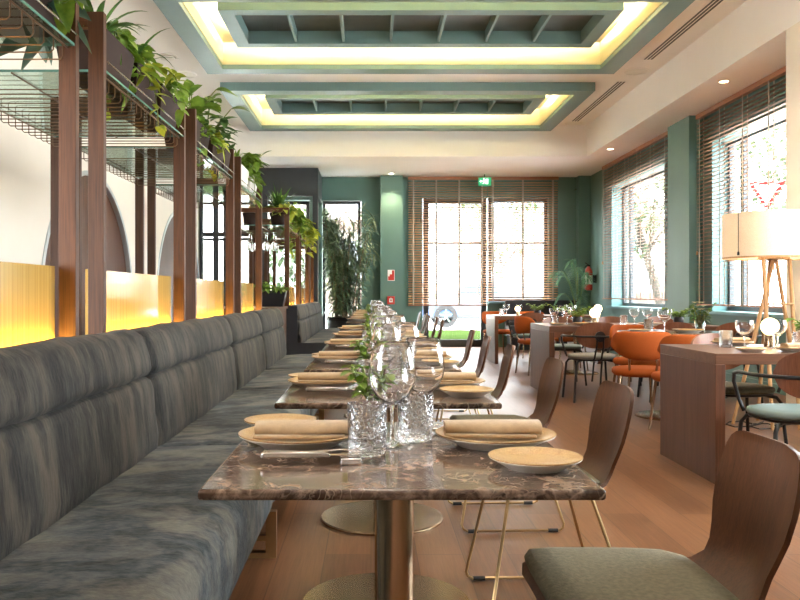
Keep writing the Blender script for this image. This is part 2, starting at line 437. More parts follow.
# ------------------------------------------------------------------ ceiling coffers
def coffer(y0, y1, ry0, ry1, label):
    t = thing('ceiling_coffer', label, 'ceiling coffer', ((CX0+CX1)/2, (y0+y1)/2, ZH-.12), 0, 'teal ceiling coffers')
    cx, cy = (CX0+CX1)/2, (y0+y1)/2; ox = (CX1-CX0)/2; oy = (y1-y0)/2
    def ring(ox, oy, w, z0, z1):
        m = MB()
        m.box(-ox, ox, -oy, -oy+w, z0, z1); m.box(-ox, ox, oy-w, oy, z0, z1); m.box(-ox, -ox+w, -oy+w, oy-w, z0, z1); m.box(ox-w, ox, -oy+w, oy-w, z0, z1); return m
    ring(ox, oy, FW, 0, .119).build('outer_frame', m_coffer, t, smooth=0)
    # plaster lining of the lit recess
    lin = ring(ox-FW, oy-FW, .012, .055, .339)
    lin.box(-ox+FW, ox-FW, -oy+FW, oy-FW, .328, .339); lin.build('recess_lining', m_cove, t, smooth=0)
    # hanging raft
    rx = 2.07; r0 = ry0-cy; r1 = ry1-cy; yc = (r0+r1)/2; rr = (r1-r0)/2
    m = ring(rx, rr, .15, .09, .24); m.xf(Matrix.Translation((0,yc,0))).build('raft_frame', m_coffer, t, smooth=0)
    MB().box(-rx+.02, rx-.02, yc-rr+.02, yc+rr-.02, .24, .262).build('raft_board', m_pit, t, smooth=0)
    for k in range(6):
        xx = -rx+.15 + (2*rx-.3)*(k+1)/7
        MB().box(xx-.014, xx+.014, r0+.15, r1-.15, .11, .24).build('fin', m_coffer, t, smooth=0)
    m = MB()
    e = .05
    m.box(-rx+e, rx-e, r0+e, r0+e+.02, .2625, .272); m.box(-rx+e, rx-e, r1-e-.02, r1-e, .2625, .272)
    m.box(-rx+e, -rx+e+.02, r0+e+.02, r1-e-.02, .2625, .272); m.box(rx-e-.02, rx-e, r0+e+.02, r1-e-.02, .2625, .272)
    m.build('light_strip', m_led, t, smooth=0)
    MB().box(-1.2, -1.19, yc, yc+.01, .26, .338).box(1.19, 1.2, yc, yc+.01, .26, .338).build('hanger', m_dark, t, smooth=0)
coffer(7.64, 10.44, 8.35, 9.62, 'grey teal ceiling coffer with lit cove, the nearer of two, cut by top edge')
coffer(11.3, 14.10, 12.1, 13.22, 'grey teal ceiling coffer with lit cove, the farther one beside the rear bulkhead')

def vent(y0, y1, label):
    t = thing('air_vent', label, 'air vent', (3.44, (y0+y1)/2, ZH), 0, 'linear ceiling vents')
    h = (y1-y0)/2
    MB().box(-.075, .075, -h, h, -.006, 0).build('frame', m_ceil, t, smooth=0)
    for k in range(3): MB().box(-.054+k*.042, -.032+k*.042, -h+.02, h-.02, -.010, -.0062).build('slot', m_black, t, smooth=0)
vent(7.3, 10.2, 'long three slot ceiling vent beside the nearer coffer')
vent(11.24, 13.84, 'long three slot ceiling vent beside the farther coffer')
def speaker(loc, label):
    t = thing('ceiling_speaker', label, 'ceiling speaker', loc, 0, 'round ceiling speakers')
    MB().lathe([(.001,-.008),(.135,-.008),(.150,-.004),(.150,0)], 32).build('grille', m_white, t)
    MB().lathe([(.150,-.010),(.162,-.007),(.165,0),(.150,0)], 32, cap=False).build('ring', m_ceil, t)
speaker((3.47,10.75,ZH), 'round white ceiling speaker at right corner of nearer coffer')
speaker((3.46,14.0,ZH), 'round white ceiling speaker near right corner of farther coffer')
speaker((-2.48,10.9,ZH), 'round white ceiling speaker above the hanging shelf plants')
t = thing('smoke_detector', 'white smoke detector on ceiling above the shelf plants', 'smoke detector', (-2.49,10.05,ZH))
MB().lathe([(.05,-.055),(.085,-.045),(.09,-.02),(.09,0)], 28).build('body', m_white, t)
MB().lathe([(.088,-.026),(.094,-.024),(.094,-.016),(.088,-.014)], 28, cap=False).build('vent_ring', m_steel, t)
MB().lathe([(.11,-.012),(.11,0)], 28).build('mounting_plate', m_white, t)
t = thing('sprinkler_head', 'small sprinkler rosette on ceiling at upper left', 'sprinkler', (-2.52,8.9,ZH))
MB().lathe([(.03,-.012),(.05,-.006),(.05,0)], 20).build('rosette', m_white, t); MB().lathe([(.012,-.045),(.02,-.043),(.008,-.03),(.01,-.012)], 14).build('nozzle', m_chrome, t)
def downlight(loc, label, power):
    t = thing('downlight', label, 'downlight', loc, 0, 'soffit downlights')
    MB().lathe([(.05,-.006),(.065,-.004),(.068,0),(.05,0)], 24, cap=False).build('bezel', m_white, t)
    MB().lathe([(.001,-.002),(.05,-.002),(.05,0)], 24).build('lens', m_down, t)
    l = bpy.data.lights.new('downlight_lamp', 'SPOT'); l.energy = power; l.color = (1,.78,.5); l.spot_size = 1.5; l.spot_blend = .6; l.shadow_soft_size = .05
    lo = bpy.data.objects.new('downlight_lamp', l); COL.objects.link(lo); lo.location = (loc[0], loc[1], loc[2]-.03)
downlight((3.95,9.18,ZL), 'lit downlight in soffit before the near right window', 60)
downlight((3.93,13.46,ZL), 'lit downlight in soffit before the far right window', 60)
downlight((.40,16.2,ZL), 'lit downlight in soffit above the green rear pilaster', 45)

# ------------------------------------------------------------------ windows, door
def window_right(name, y0, y1):
    z0, z1 = WZ0, WZ1; X = XR
    fr = MB(); o = X+.20
    for a, b, c, d in ((y0, y0+.06, z0, z1), (y1-.06, y1, z0, z1), (y0+.06, y1-.06, z0, z0+.06), (y0+.06, y1-.06, z1-.06, z1), (y1-.46, y1-.36, z0+.06, z1-.06)):
        fr.box(o, o+.06, a, b, c, d)
    f = S(fr.build(name, m_dark, smooth=0))
    rv = MB(); rv.box(X-.004, o, y1-.012, y1, z0, z1); rv.box(X-.004, o, y0, y0+.012, z0, z1); rv.box(X-.004, o, y0+.012, y1-.012, z1-.012, z1)
    rv.build('reveal', m_tealrev, f, smooth=0)
    MB().box(X-.10, o, y0-.03, y1+.03, z0-.035, z0+.004).build('window_sill', m_tealrev, f, smooth=0)
    MB().box(o+.025, o+.031, y0+.06, y1-.06, z0+.06, z1-.06).build('pane', m_pane, f, smooth=0)
window_right('window_1', 7.9, 10.62); window_right('window_2', 12.3, 15.05)
window_right('window_5', 2.4, 5.6)  # unseen window, opened for daylight on the near seats
def frame_back(name, x0, x1, z0, z1, bars=(), mull=(), y=YB+.08, w=.07, mat=None):
    fr = MB()
    fr.box(x0, x0+w, y, y+.07, z0, z1); fr.box(x1-w, x1, y, y+.07, z0, z1); fr.box(x0+w, x1-w, y, y+.07, z0, z0+w*1.3); fr.box(x0+w, x1-w, y, y+.07, z1-w, z1)
    for z in bars: fr.box(x0+w, x1-w, y, y+.07, z-.03, z+.03)
    for x in mull: fr.box(x-.03, x+.03, y, y+.07, z0+w*1.3, z1-w)
    f = S(fr.build(name, mat or m_dark, smooth=0))
    MB().box(x0+w*.6, x1-w*.6, y+.032, y+.038, z0+w, z1-w*.6).build('pane', m_pane, f, smooth=0)
    return f
d1 = frame_back('door_1', 1.07, 2.36, 0, 3.04, bars=(2.12,), w=.11)
MB().tube([(2.18, YB+.03, .95), (2.18, YB+.03, 1.35)], .014).tube([(2.18, YB+.03, 1.0), (2.18, YB+.08, 1.0)], .008).tube([(2.18, YB+.03, 1.3), (2.18, YB+.08, 1.3)], .008).build('door_handle', m_steel, d1)
w3 = frame_back('window_3', 2.40, 3.61, .93, 3.04, bars=(2.12,))
MB().box(2.38, 3.66, YB-.08, YB+.08, .885, .925).build('window_sill', m_tealrev, w3, smooth=0)
frame_back('window_4', -.99, -.21, .16, 2.98, w=.06)
frame_back('window_7', -3.84, -1.26, .02, 2.98, bars=(2.2,), mull=(-2.2,-3.0))
S(MB().box(-4.6, -3.85, YB-.03, YB-.001, 0, ZL).build('wall_lobby', m_white, smooth=0))

# glazed entrance lobby at the rear left
YV = 15.45
t = thing('glazed_lobby', 'anthracite framed glass lobby with solid top fascia at rear left', 'glass partition', (-1.0, YV, 0))
MB().box(-3.58, 0, 0, .08, 2.93, ZL-.004).box(-.08, 0, .08, 1.24, 2.93, ZL-.004).build('fascia', m_dark, t, smooth=0)
for x in (-3.58, -2.27, -1.98, -1.05, -.10): MB().box(x, x+.10, 0, .08, 0, 2.93).build('post', m_dark, t, smooth=0)
MB().box(-3.48, -.10, .012, .068, 2.16, 2.25).build('transom', m_dark, t, smooth=0)
MB().box(-3.48, -.10, .036, .044, 0.02, 2.93).box(-.044, -.036, .08, 1.24, .02, 2.93).build('glass', m_pane, t, smooth=0)

# ------------------------------------------------------------------ venetian blinds
def blind(name, label, axis, a, b, fix, z0, z1, tapes, mat, tilt, rail=.06):
    """axis 'x': slats run along x at y=fix; 'y': slats run along y at x=fix"""
    t = thing(name, label, 'window blind', ((a+b)/2, fix, z0) if axis == 'x' else (fix, (a+b)/2, z0), 0 if axis == 'x' else -PI/2, 'wooden venetian blinds')
    h = (b-a)/2; H = z1-z0
    MB().box(-h-.01, h+.01, -.035, .03, H-rail, H).build('head_rail', m_blindrail, t, smooth=0, bevel=.003)
    m = MB(); n = int((H-rail-.03)/.05); ct, st = math.cos(tilt)*.025, math.sin(tilt)*.025
    for i in range(n):
        z = .045 + i*.05
        m.add([(-h,-ct,z-st),(h,-ct,z-st),(h,ct,z+st),(-h,ct,z+st),(-h,-ct,z-st+.003),(h,-ct,z-st+.003),(h,ct,z+st+.003),(-h,ct,z+st+.003)],
              [(0,3,2,1),(4,5,6,7),(0,1,5,4),(1,2,6,5),(2,3,7,6),(3,0,4,7)])
    m.build('slats', mat, t, smooth=0)
    MB().box(-h, h, -.027, .027, 0, .022).build('bottom_rail', m_blindrail, t, smooth=0, bevel=.003)
    for k in range(tapes):
        x = -h + .10 + (2*h-.2)*k/(tapes-1)
        MB().box(x-.014, x+.014, -.030, -.0285, .01, H-rail).box(x-.014, x+.014, .0285, .030, .01, H-rail).build('ladder_tape', m_tape, t, smooth=0)
    MB().tube([(-h+.06,-.042,H-rail),(-h+.06,-.042,H*.28)], .0025, 5).build('pull_cord', m_tape, t)
    MB().lathe([(.003,.05),(.012,.04),(.014,0),(.006,-.004)], 10, (-h+.06,-.042,H*.28-.04)).build('cord_tassel', m_oak, t)
    return t
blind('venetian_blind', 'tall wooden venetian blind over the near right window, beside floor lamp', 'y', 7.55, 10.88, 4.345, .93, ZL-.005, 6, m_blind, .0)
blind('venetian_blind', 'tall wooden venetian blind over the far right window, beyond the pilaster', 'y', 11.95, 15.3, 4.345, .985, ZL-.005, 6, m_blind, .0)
blind('venetian_blind', 'wooden venetian blind over the rear glass door, left of exit sign', 'x', .76, 2.355, YB-.06, .84, ZL-.005, 4, m_blindlit, .45)
blind('venetian_blind', 'wooden venetian blind over the rear window, right of exit sign', 'x', 2.375, 3.79, YB-.06, .94, ZL-.005, 3, m_blindlit, .45)

# signs
t = thing('exit_sign', 'green emergency exit sign hanging above the rear blinds', 'exit sign', (2.26,16.3,3.235))
MB().box(-.125, .125, -.015, .015, 0, .16).build('box', m_green, t, smooth=0, bevel=.004)
pic = MB()
def flat(m, poly, y): 
    n = len(poly); m.add([(x, y, z) for x, z in poly] + [(x, y+.002, z) for x, z in poly], [tuple(range(n)), tuple(reversed(range(n, 2*n)))] + [(i, (i+1) % n, n+(i+1) % n, n+i) for i in range(n)])
flat(pic, [(.015,.03),(.065,.03),(.065,.13),(.015,.13)], -.018)                                  # doorway
flat(pic, [(-.105,.085),(-.075,.115),(-.075,.095),(-.04,.095),(-.04,.075),(-.075,.075),(-.075,.055)], -.018)  # arrow
flat(pic, [(-.03,.125),(-.01,.125),(-.01,.145),(-.03,.145)], -.018); flat(pic, [(-.03,.12),(-.01,.12),(.0,.08),(-.022,.075)], -.018)
flat(pic, [(-.022,.078),(-.005,.078),(-.018,.05),(-.035,.025),(-.045,.03),(-.032,.055)], -.018); flat(pic, [(-.01,.078),(.005,.075),(.012,.04),(.002,.036)], -.018)
pic.build('pictogram', m_signpic, t, smooth=0)
MB().box(-.01, .01, -.004, .004, .16, .222).build('bracket', m_dark, t, smooth=0)
def wallsign(loc, rz, label, hgt, mats, fig):
    t = thing('fire_sign', label, 'fire sign', loc, rz)
    MB().box(-.07, .07, -.006, 0, -hgt/2, hgt/2).build('plate', mats[0], t, smooth=0)
    m = MB()
    for p in fig: flat(m, p, -.009)
    m.build('symbol', mats[1], t, smooth=0)
ys = YB-.2402
wallsign((.405,ys,1.455), 0, 'small red and white extinguisher sign, the upper on green rear pilaster', .22, (m_signw, m_red),
    [[(-.06,-.10),(.06,-.10),(.06,.10),(.015,.10),(.015,.02),(-.03,.02),(-.03,-.02),(-.06,-.02)]])
t = thing('fire_call_point', 'red square fire alarm call point, lower on the green rear pilaster', 'fire alarm call point', (.40,ys,.955))
MB().box(-.075, .075, -.05, 0, -.08, .08).build('housing', m_red, t, smooth=0, bevel=.008)
m = MB(); flat(m, [(-.035,-.04),(.035,-.04),(.035,.035),(.015,.035),(.0,.055),(-.015,.035),(-.035,.035)], -.0535); m.build('button_plate', m_signw, t, smooth=0)
m = MB(); flat(m, [(-.014,-.02),(.014,-.02),(.014,.015),(-.014,.015)], -.056); m.build('button', m_red, t, smooth=0)
t = thing('fire_extinguisher', 'red fire extinguisher hung in right rear corner behind the palm', 'fire extinguisher', (4.27,16.1,1.15))
MB().lathe([(.05,0),(.075,.01),(.078,.04),(.078,.36),(.06,.42),(.03,.45),(.025,.47)], 20).build('cylinder', m_red, t)
MB().box(-.03,.03,-.02,.02,.47,.50).tube([(0,0,.50),(-.07,-.03,.54)], .01, 6).build('handle', m_black, t)
MB().tube([(-.03,0,.49),(-.09,-.02,.44),(-.10,-.03,.25),(-.085,-.03,.12)], .012, 8).build('hose', m_black, t)
MB().lathe([(.0795,.12),(.0795,.30)], 20, cap=False).build('label_band', m_signw, t)
MB().box(.0785,.149,-.03,.03,.15,.30).build('wall_bracket', m_dark, t, smooth=0)

# ------------------------------------------------------------------ banquettes
def banq(y0, seams, label, group=None):
    t = thing('banquette', label, 'banquette', (-.72, y0, 0), 0, group)
    ys_ = [0] + [s_-y0 for s_ in seams]; dx = .72
    seat = [(-1.0,.19),(-.44,.19),(-.405,.21),(-.395,.25),(-.392,.36),(-.398,.41),(-.418,.445),(-.455,.462),(-.52,.468),(-.70,.465),(-.86,.455),(-1.0,.45)]
    low = [(-1.05,.40),(-.90,.40),(-.868,.445),(-.862,.50),(-.872,.60),(-.885,.70),(-.898,.735),(-.915,.745),(-1.05,.745)]
    top = [(-1.05,.735),(-.93,.742),(-.905,.750),(-.890,.770),(-.895,.82),(-.912,.880),(-.930,.914),(-.962,.934),(-1.0,.938),(-1.04,.928),(-1.05,.90)]
    def pad(prof, a, b, soft):
        cx = sum(p[0] for p in prof)/len(prof); cz = sum(p[1] for p in prof)/len(prof); rings = []
        L = b-a; n = max(6, int(L/.12)); st = [0, .008, .025, .06] + [.06+(L-.12)*i/n for i in range(1, n)] + [L-.06, L-.025, L-.008, L]
        for s_ in st:
            e = min(s_, L-s_); k = soft*(1-min(1, e/.06))**2
            w = .003*math.sin(s_*9+a*3) + .002*math.sin(s_*23+a)
            ring = []
            for (x, z) in prof:
                d = V((x-cx, z-cz)); d = d.normalized() if d.length > 0 else d
                ring.append((x-d.x*k+dx, a+s_, z-d.y*k + (w if z > .3 else 0)))
            rings.append(ring)
        return MB().loft(rings)
    for a, b in zip(ys_[:-1], ys_[1:]):
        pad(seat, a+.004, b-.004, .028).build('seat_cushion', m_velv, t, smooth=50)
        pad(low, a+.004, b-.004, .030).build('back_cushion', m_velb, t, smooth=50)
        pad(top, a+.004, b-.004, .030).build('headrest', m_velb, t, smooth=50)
    n = ys_[-1]
    MB().box(-1.058+dx, -1.052+dx, 0, n, .12, .90).build('back_board', m_blackv, t, smooth=0)
    MB().box(-1.02+dx, -.46+dx, .02, n-.02, .17, .20).build('seat_rail', m_post, t, smooth=0)
    for s_ in ys_[1:-1] + [n-.06]:
        m = MB(); q = .022
        m.box(-.43+dx, -.43+q+.02+dx, s_-.03, s_+.01, 0, .19); m.box(-.98+dx, -.94+dx, s_-.03, s_+.01, 0, .19); m.box(-.94+dx, -.43+dx, s_-.03, s_+.01, 0, q); m.box(-.94+dx, -.43+dx, s_-.03, s_+.01, .07, .07+q)
        m.build('leg_frame', m_brassd, t, smooth=0)
    return t
banq(.35, [3.38, 5.35, 6.8, 8.45], 'long slate grey velvet banquette along the left, nearest the camera')
b2 = banq(10.25, [11.8, 13.4, 14.95], 'second slate velvet banquette, shorter and farther, beyond the wooden planter ledge')
MB().box(-1.05+.72, -.44+.72, -.02, -.002, .0, .47).box(-1.055+.72, -.92+.72, -.02, -.002, .47, .93).build('side_panel', m_blackv, b2, smooth=0)  # black end panel, shade on the bench end put into its colour
# planter ledge between the two benches
t = thing('planter_cabinet', 'low walnut cabinet ledge between the two banquettes, carrying a planter', 'cabinet', (-1.35, 9.45, 0))
MB().box(-.48, .30, -.85, .72, 0, .90).build('body', m_post, t, smooth=0)
MB().box(-.50, .32, -.87, .74, .90, .93).build('top', m_postx, t, smooth=0, bevel=.003)
MB().box(-.10, .305, -.856, -.850, .05, .86).build('door', m_walnut, t, smooth=0)

# ------------------------------------------------------------------ plants
def pothos(m, ms, c, n, spread, drop, L, W, shape='heart', rng=R):
    """trailing plant: vines arch up and over, carrying leaves"""
    for i in range(n):
        a = rng.uniform(0, 2*PI); d = V((math.cos(a), math.sin(a), 0)); sp = rng.uniform(.4, 1)*spread; dr = rng.uniform(.1, 1)*drop
        p0 = V(c); pts = []
        up = rng.uniform(.04, .16)
        for k in range(8):
            tt = k/7
            pts.append(p0 + d*(sp*math.sin(tt*1.5)) + V((0,0, up*math.sin(min(1,tt*2.2)*PI*.5) - dr*max(0,tt-.3)**1.4*1.6)))
        ms.tube(pts, .003, 5)
        for k in range(1, 8):
            for _ in range(2):
                ld = V((rng.uniform(-1,1), rng.uniform(-1,1), rng.uniform(-.7,.5)))+d*.5
                m.leaf(pts[k], ld, V((rng.uniform(-.4,.4), rng.uniform(-.4,.4), 1)), L*rng.uniform(.6,1.15), W*rng.uniform(.7,1.1), .35, shape)
def bushy(m, ms, c, n, h, L, W, shape='oval', rng=R, lean=.5):
    for i in range(n):
        a = rng.uniform(0, 2*PI); d = V((math.cos(a)*lean, math.sin(a)*lean, 1)); l = rng.uniform(.4,1)*h
        pts = [V(c)+d*(l*k/4)+V((d.x,d.y,0))*(l*.35*(k/4)**2) for k in range(5)]
        ms.tube(pts, .004, 5)
        for k in range(2, 5):
            for _ in range(2):
                ld = V((rng.uniform(-1,1)+d.x, rng.uniform(-1,1)+d.y, rng.uniform(-.1,.8)))
                m.leaf(pts[k], ld, (0,0,1), L*rng.uniform(.7,1.15), W*rng.uniform(.8,1.1), .3, shape)
def grassy(m, c, n, L, W, rng=R, up=1.0, droop=.7):
    for i in range(n):
        a = rng.uniform(0, 2*PI); r = rng.uniform(.2,1); d = V((math.cos(a)*r, math.sin(a)*r, up))
        m.leaf(V(c), d, (0,0,1), L*rng.uniform(.6,1.1), W*rng.uniform(.7,1.1), droop*rng.uniform(.5,1.1), 'lance', 8)
def trough(name, label, loc, size, mat, group, plants, rz=0):
    """tapered planter box with its plant: one thing"""
    sx, sy, h = size
    t = thing(name, label, 'planter', loc, rz, group)
    def rect(k, z): return [(-sx*k,-sy*k,z),(sx*k,-sy*k,z),(sx*k,sy*k,z),(-sx*k,sy*k,z)]
    MB().loft([rect(.80,0), rect(1,h), rect(.94,h), rect(.90,h-.03)]).build('trough', mat, t, smooth=0)
    MB().loft([rect(.88,h-.03), rect(.9,h-.026)]).build('soil', m_soil, t, smooth=0)
    for kind, mt, off, kw in plants:
        m = MB(); m.open = True; ms = MB(); c = (off[0], off[1], h-.02)
        if kind == 'pothos': pothos(m, ms, c, **kw)
        elif kind == 'bushy': bushy(m, ms, c, **kw)
        else: grassy(m, c, **kw)
        m.build('foliage', mt, t, smooth=180)
        if ms.f: ms.build('stems', m_stem, t)
    return t

# ------------------------------------------------------------------ shelf screens
XP = -1.06; XQ = -1.82; ZT = 2.20; ZG = 1.98
def screen(y0, y1, label, reargap=.0):
    t = thing('shelf_screen', label, 'shelf divider', ((XP+XQ)/2, y0, 0), 0, 'walnut shelf screens behind the banquettes')
    cx = (XP+XQ)/2; L = y1-y0; fx = XP-cx; bx = XQ-cx; w = .062; d = .036
    for y in (0, L-d):
        MB().box(fx-w, fx, y, y+d, 0, ZT).build('post', m_post, t, smooth=0, bevel=.002)
        MB().box(bx, bx+w, y, y+d, 0, ZT).build('post', m_post, t, smooth=0, bevel=.002)
        MB().box(bx+w, fx-w, y, y+d, ZT-.062, ZT).build('top_rail', m_postx, t, smooth=0, bevel=.002)
    MB().box(bx+.01, fx-.006, d+.002, L-d-.002, ZG-.010, ZG).build('glass_shelf', m_shelf, t, smooth=0)
    MB().box(bx+.012, fx-.008, d-.0, d+.0018, ZG-.010, ZG).box(bx+.012, fx-.008, L-d-.0018, L-d, ZG-.010, ZG).box(fx-.0058, fx-.004, d, L-d, ZG-.010, ZG).build('shelf_edge', m_shelfedge, t, smooth=0)
    for xx in (fx+.004, bx-.004): MB().tube([(xx, d, ZG+.03), (xx, L-d, ZG+.03)], .004, 6).build('rail_bar', m_steel, t)
    m = MB(); n = int((L-.16)/.08)
    for k in range(n+1):
        y = .08 + (L-.16)*k/n
        m.tube([(fx-.03, y, ZG-.012), (fx-.03, y, ZG-.06), (fx-.04, y, ZG-.07), (bx+.04, y, ZG-.07), (bx+.03, y, ZG-.06), (bx+.03, y, ZG-.012)], .0027, 5)
    for xx in (fx-.03, bx+.03, (fx+bx)/2): m.tube([(xx, d, ZG-.014), (xx, L-d, ZG-.014)], .004, 5)
    m.build('glass_rack', m_bronze, t)
    MB().box(fx-.085, fx-.075, d, L-d, .86, 1.18).build('amber_panel', m_panel, t, smooth=0)
    MB().box(fx-.066, fx-.040, d+.01, L-d-.01, .89, .902).build('light_strip', m_ledamber, t, smooth=0)
    MB().box(fx-.075, fx-.03, d, L-d, .86, .89).build('strip_channel', m_dark, t, smooth=0)
    return t
screen(1.55, 2.98, 'walnut post shelf screen with wire glass rack, nearest, cut by left edge')
screen(3.25, 4.69, 'walnut post shelf screen with wire glass rack, second from the camera')
screen(4.95, 6.36, 'walnut post shelf screen with wire glass rack, third from the camera')
screen(6.67, 7.99, 'walnut post shelf screen, fourth from the camera, before the planter cabinet')
screen(10.62, 12.24, 'walnut post shelf screen with hanging glasses behind start of the second banquette')
screen(12.45, 14.0, 'walnut post shelf screen behind far half of second banquette')
screen(14.2, 15.2, 'narrow walnut post shelf screen, last before the glass lobby')

GP = 'planters along the top of the shelf screens'
xs = XP-.12
trough('planter', 'brown planter with large heart leaves at top left corner, behind first posts', (XP-.16,2.70,ZG), (.13,.22,.17), m_pot, GP,
    [('pothos', m_folb, (.06,.10), dict(n=9, spread=.20, drop=.30, L=.13, W=.095)), ('pothos', m_folb2, (.05,.15), dict(n=4, spread=.16, drop=.2, L=.10, W=.07))])
trough('planter', 'brown planter with trailing vine at far left edge, rear side of first shelf', (XQ+.2,2.5,ZG), (.13,.22,.17), m_pot, GP,
    [('pothos', m_folb2, (0,.1), dict(n=6, spread=.20, drop=.25, L=.10, W=.07))])
trough('planter', 'brown planter with striped arching leaves just right of the first wooden posts', (xs,3.52,ZG), (.11,.20,.175), m_pot, GP,
    [('grassy', m_fol, (0,-.03), dict(n=26, L=.40, W=.036)), ('pothos', m_folb2, (.03,.1), dict(n=11, spread=.18, drop=.24, L=.075, W=.05))])
trough('planter', 'brown planter with trailing yellowish vine, left of the second pair of posts', (xs,3.96,ZG), (.11,.20,.175), m_pot, GP,
    [('pothos', m_foly, (.03,.05), dict(n=7, spread=.22, drop=.36, L=.07, W=.05)), ('grassy', m_fol, (0,.0), dict(n=20, L=.46, W=.022, up=1.0)), ('pothos', m_folb2, (.0,.0), dict(n=6, spread=.20, drop=.16, L=.08, W=.055))])
trough('planter', 'brown planter with thin green vines touching the second pair of posts', (xs,4.40,ZG), (.11,.20,.175), m_pot, GP,
    [('pothos', m_folb2, (.03,.05), dict(n=7, spread=.20, drop=.36, L=.08, W=.055)), ('grassy', m_fol, (0,.0), dict(n=6, L=.30, W=.02, up=1.0))])
trough('planter', 'brown planter with broad oval leaves just beyond the second pair of posts', (xs,5.25,ZG), (.11,.22,.175), m_pot, GP,
    [('bushy', m_folb2, (.02,-.02), dict(n=9, h=.30, L=.16, W=.085)), ('pothos', m_folb2, (.05,.1), dict(n=5, spread=.18, drop=.42, L=.08, W=.055))])
trough('planter', 'brown planter with lime trailing leaves before the third pair of posts', (xs,5.80,ZG), (.11,.22,.175), m_pot, GP,
    [('pothos', m_foly, (.04,0), dict(n=6, spread=.22, drop=.40, L=.08, W=.055)), ('bushy', m_fol, (0,.05), dict(n=9, h=.28, L=.15, W=.06))])
trough('planter', 'brown planter with dark bushy leaves touching the third pair of posts', (xs,6.15,ZG), (.11,.11,.175), m_pot, GP,
    [('bushy', m_fol, (0,0), dict(n=8, h=.22, L=.13, W=.05))])
trough('planter', 'white planter with spiky green leaves beyond the third pair of posts', (xs,7.0,ZG), (.11,.22,.175), m_potw, GP,
    [('grassy', m_folb2, (.02,0), dict(n=40, L=.36, W=.03)), ('pothos', m_folb2, (.03,.1), dict(n=7, spread=.2, drop=.25, L=.09, W=.06))])
trough('planter', 'white planter with leafy trailing plant before the last tall post', (xs,7.55,ZG), (.11,.22,.175), m_potw, GP,
    [('bushy', m_fol, (.02,0), dict(n=10, h=.25, L=.16, W=.06)), ('pothos', m_folb2, (.04,0), dict(n=6, spread=.2, drop=.35, L=.09, W=.065))])
def pot(name, label, loc, r, h, mat, group, plants):
    t = thing(name, label, 'potted plant', loc, 0, group)
    MB().lathe([(r*.68,0),(r*.74,.004),(r*.95,h*.82),(r*1.02,h*.83),(r*1.02,h),(r*.9,h),(r*.88,h-.02),(.001,h-.02)], 24).build('pot', mat, t)
    for kind, mt, off, kw in plants:
        m = MB(); m.open = True; ms = MB(); c = (off[0], off[1], h-.02)
        if kind == 'pothos': pothos(m, ms, c, **kw)
        elif kind == 'bushy': bushy(m, ms, c, **kw)
        else: grassy(m, c, **kw)
        m.build('foliage', mt, t, smooth=180)
        if ms.f: ms.build('stems', m_stem, t)
    return t
GQ = 'potted plants on the second run of shelf screens'
pot('potted_plant', 'small brown pot on the glass shelf, left in the second wooden frame', (-1.60,10.80,ZG), .095, .165, m_pot, GQ, [('pothos', m_fol, (0,0), dict(n=3, spread=.12, drop=.0, L=.07, W=.05))])
pot('potted_plant', 'brown pot with spiky dracaena leaves, above wooden rail of second run', (-1.22,10.82,ZG), .12, .165, m_pot, GQ, [('grassy', m_fol, (0,0), dict(n=60, L=.56, W=.036, up=1.7, droop=.45)), ('pothos', m_foly, (0,0), dict(n=5, spread=.26, drop=.15, L=.10, W=.07))])
pot('potted_plant', 'brown pot with trailing green plant between second and third far posts', (-1.20,11.5,ZG), .11, .165, m_pot, GQ, [('pothos', m_folb2, (.05,0), dict(n=13, spread=.22, drop=.40, L=.11, W=.08)), ('bushy', m_folb2, (0,0), dict(n=6, h=.25, L=.16, W=.07))])
pot('potted_plant', 'pot with bright lime trailing leaves at end of the shelf, left of bamboo', (-1.18,12.9,ZG), .11, .165, m_pot, GQ, [('pothos', m_foly, (.08,0), dict(n=18, spread=.24, drop=.55, L=.13, W=.10))])
trough('ledge_planter', 'black planter with small leafy plant on walnut cabinet between the banquettes', (-1.22,10.0,.93), (.19,.12,.19), m_black, None,
    [('pothos', m_folb2, (0,0), dict(n=9, spread=.22, drop=.05, L=.09, W=.04, shape='oval'))])

# wine glasses hanging upside-down in the far rack
def mk_hang():
    t = thing('hanging_wine_glass', '', 'wine glass', group=None)
    MB().lathe([(.036,-.002),(.034,-.006),(.006,-.012),(.004,-.10),(.012,-.112),(.04,-.145),(.047,-.18),(.042,-.215),(.036,-.24)], 16, cap=False).build('bowl', m_clear, t)
    return t
for i in range(4):
    for j in range(2):
        place('hang', mk_hang, (-1.30-.11*i, 10.98+.20*j, ZG-.072), 0, 'clear wine glass hanging upside down under the shelf screen of the second banquette', 'glasses hanging in the far rack')

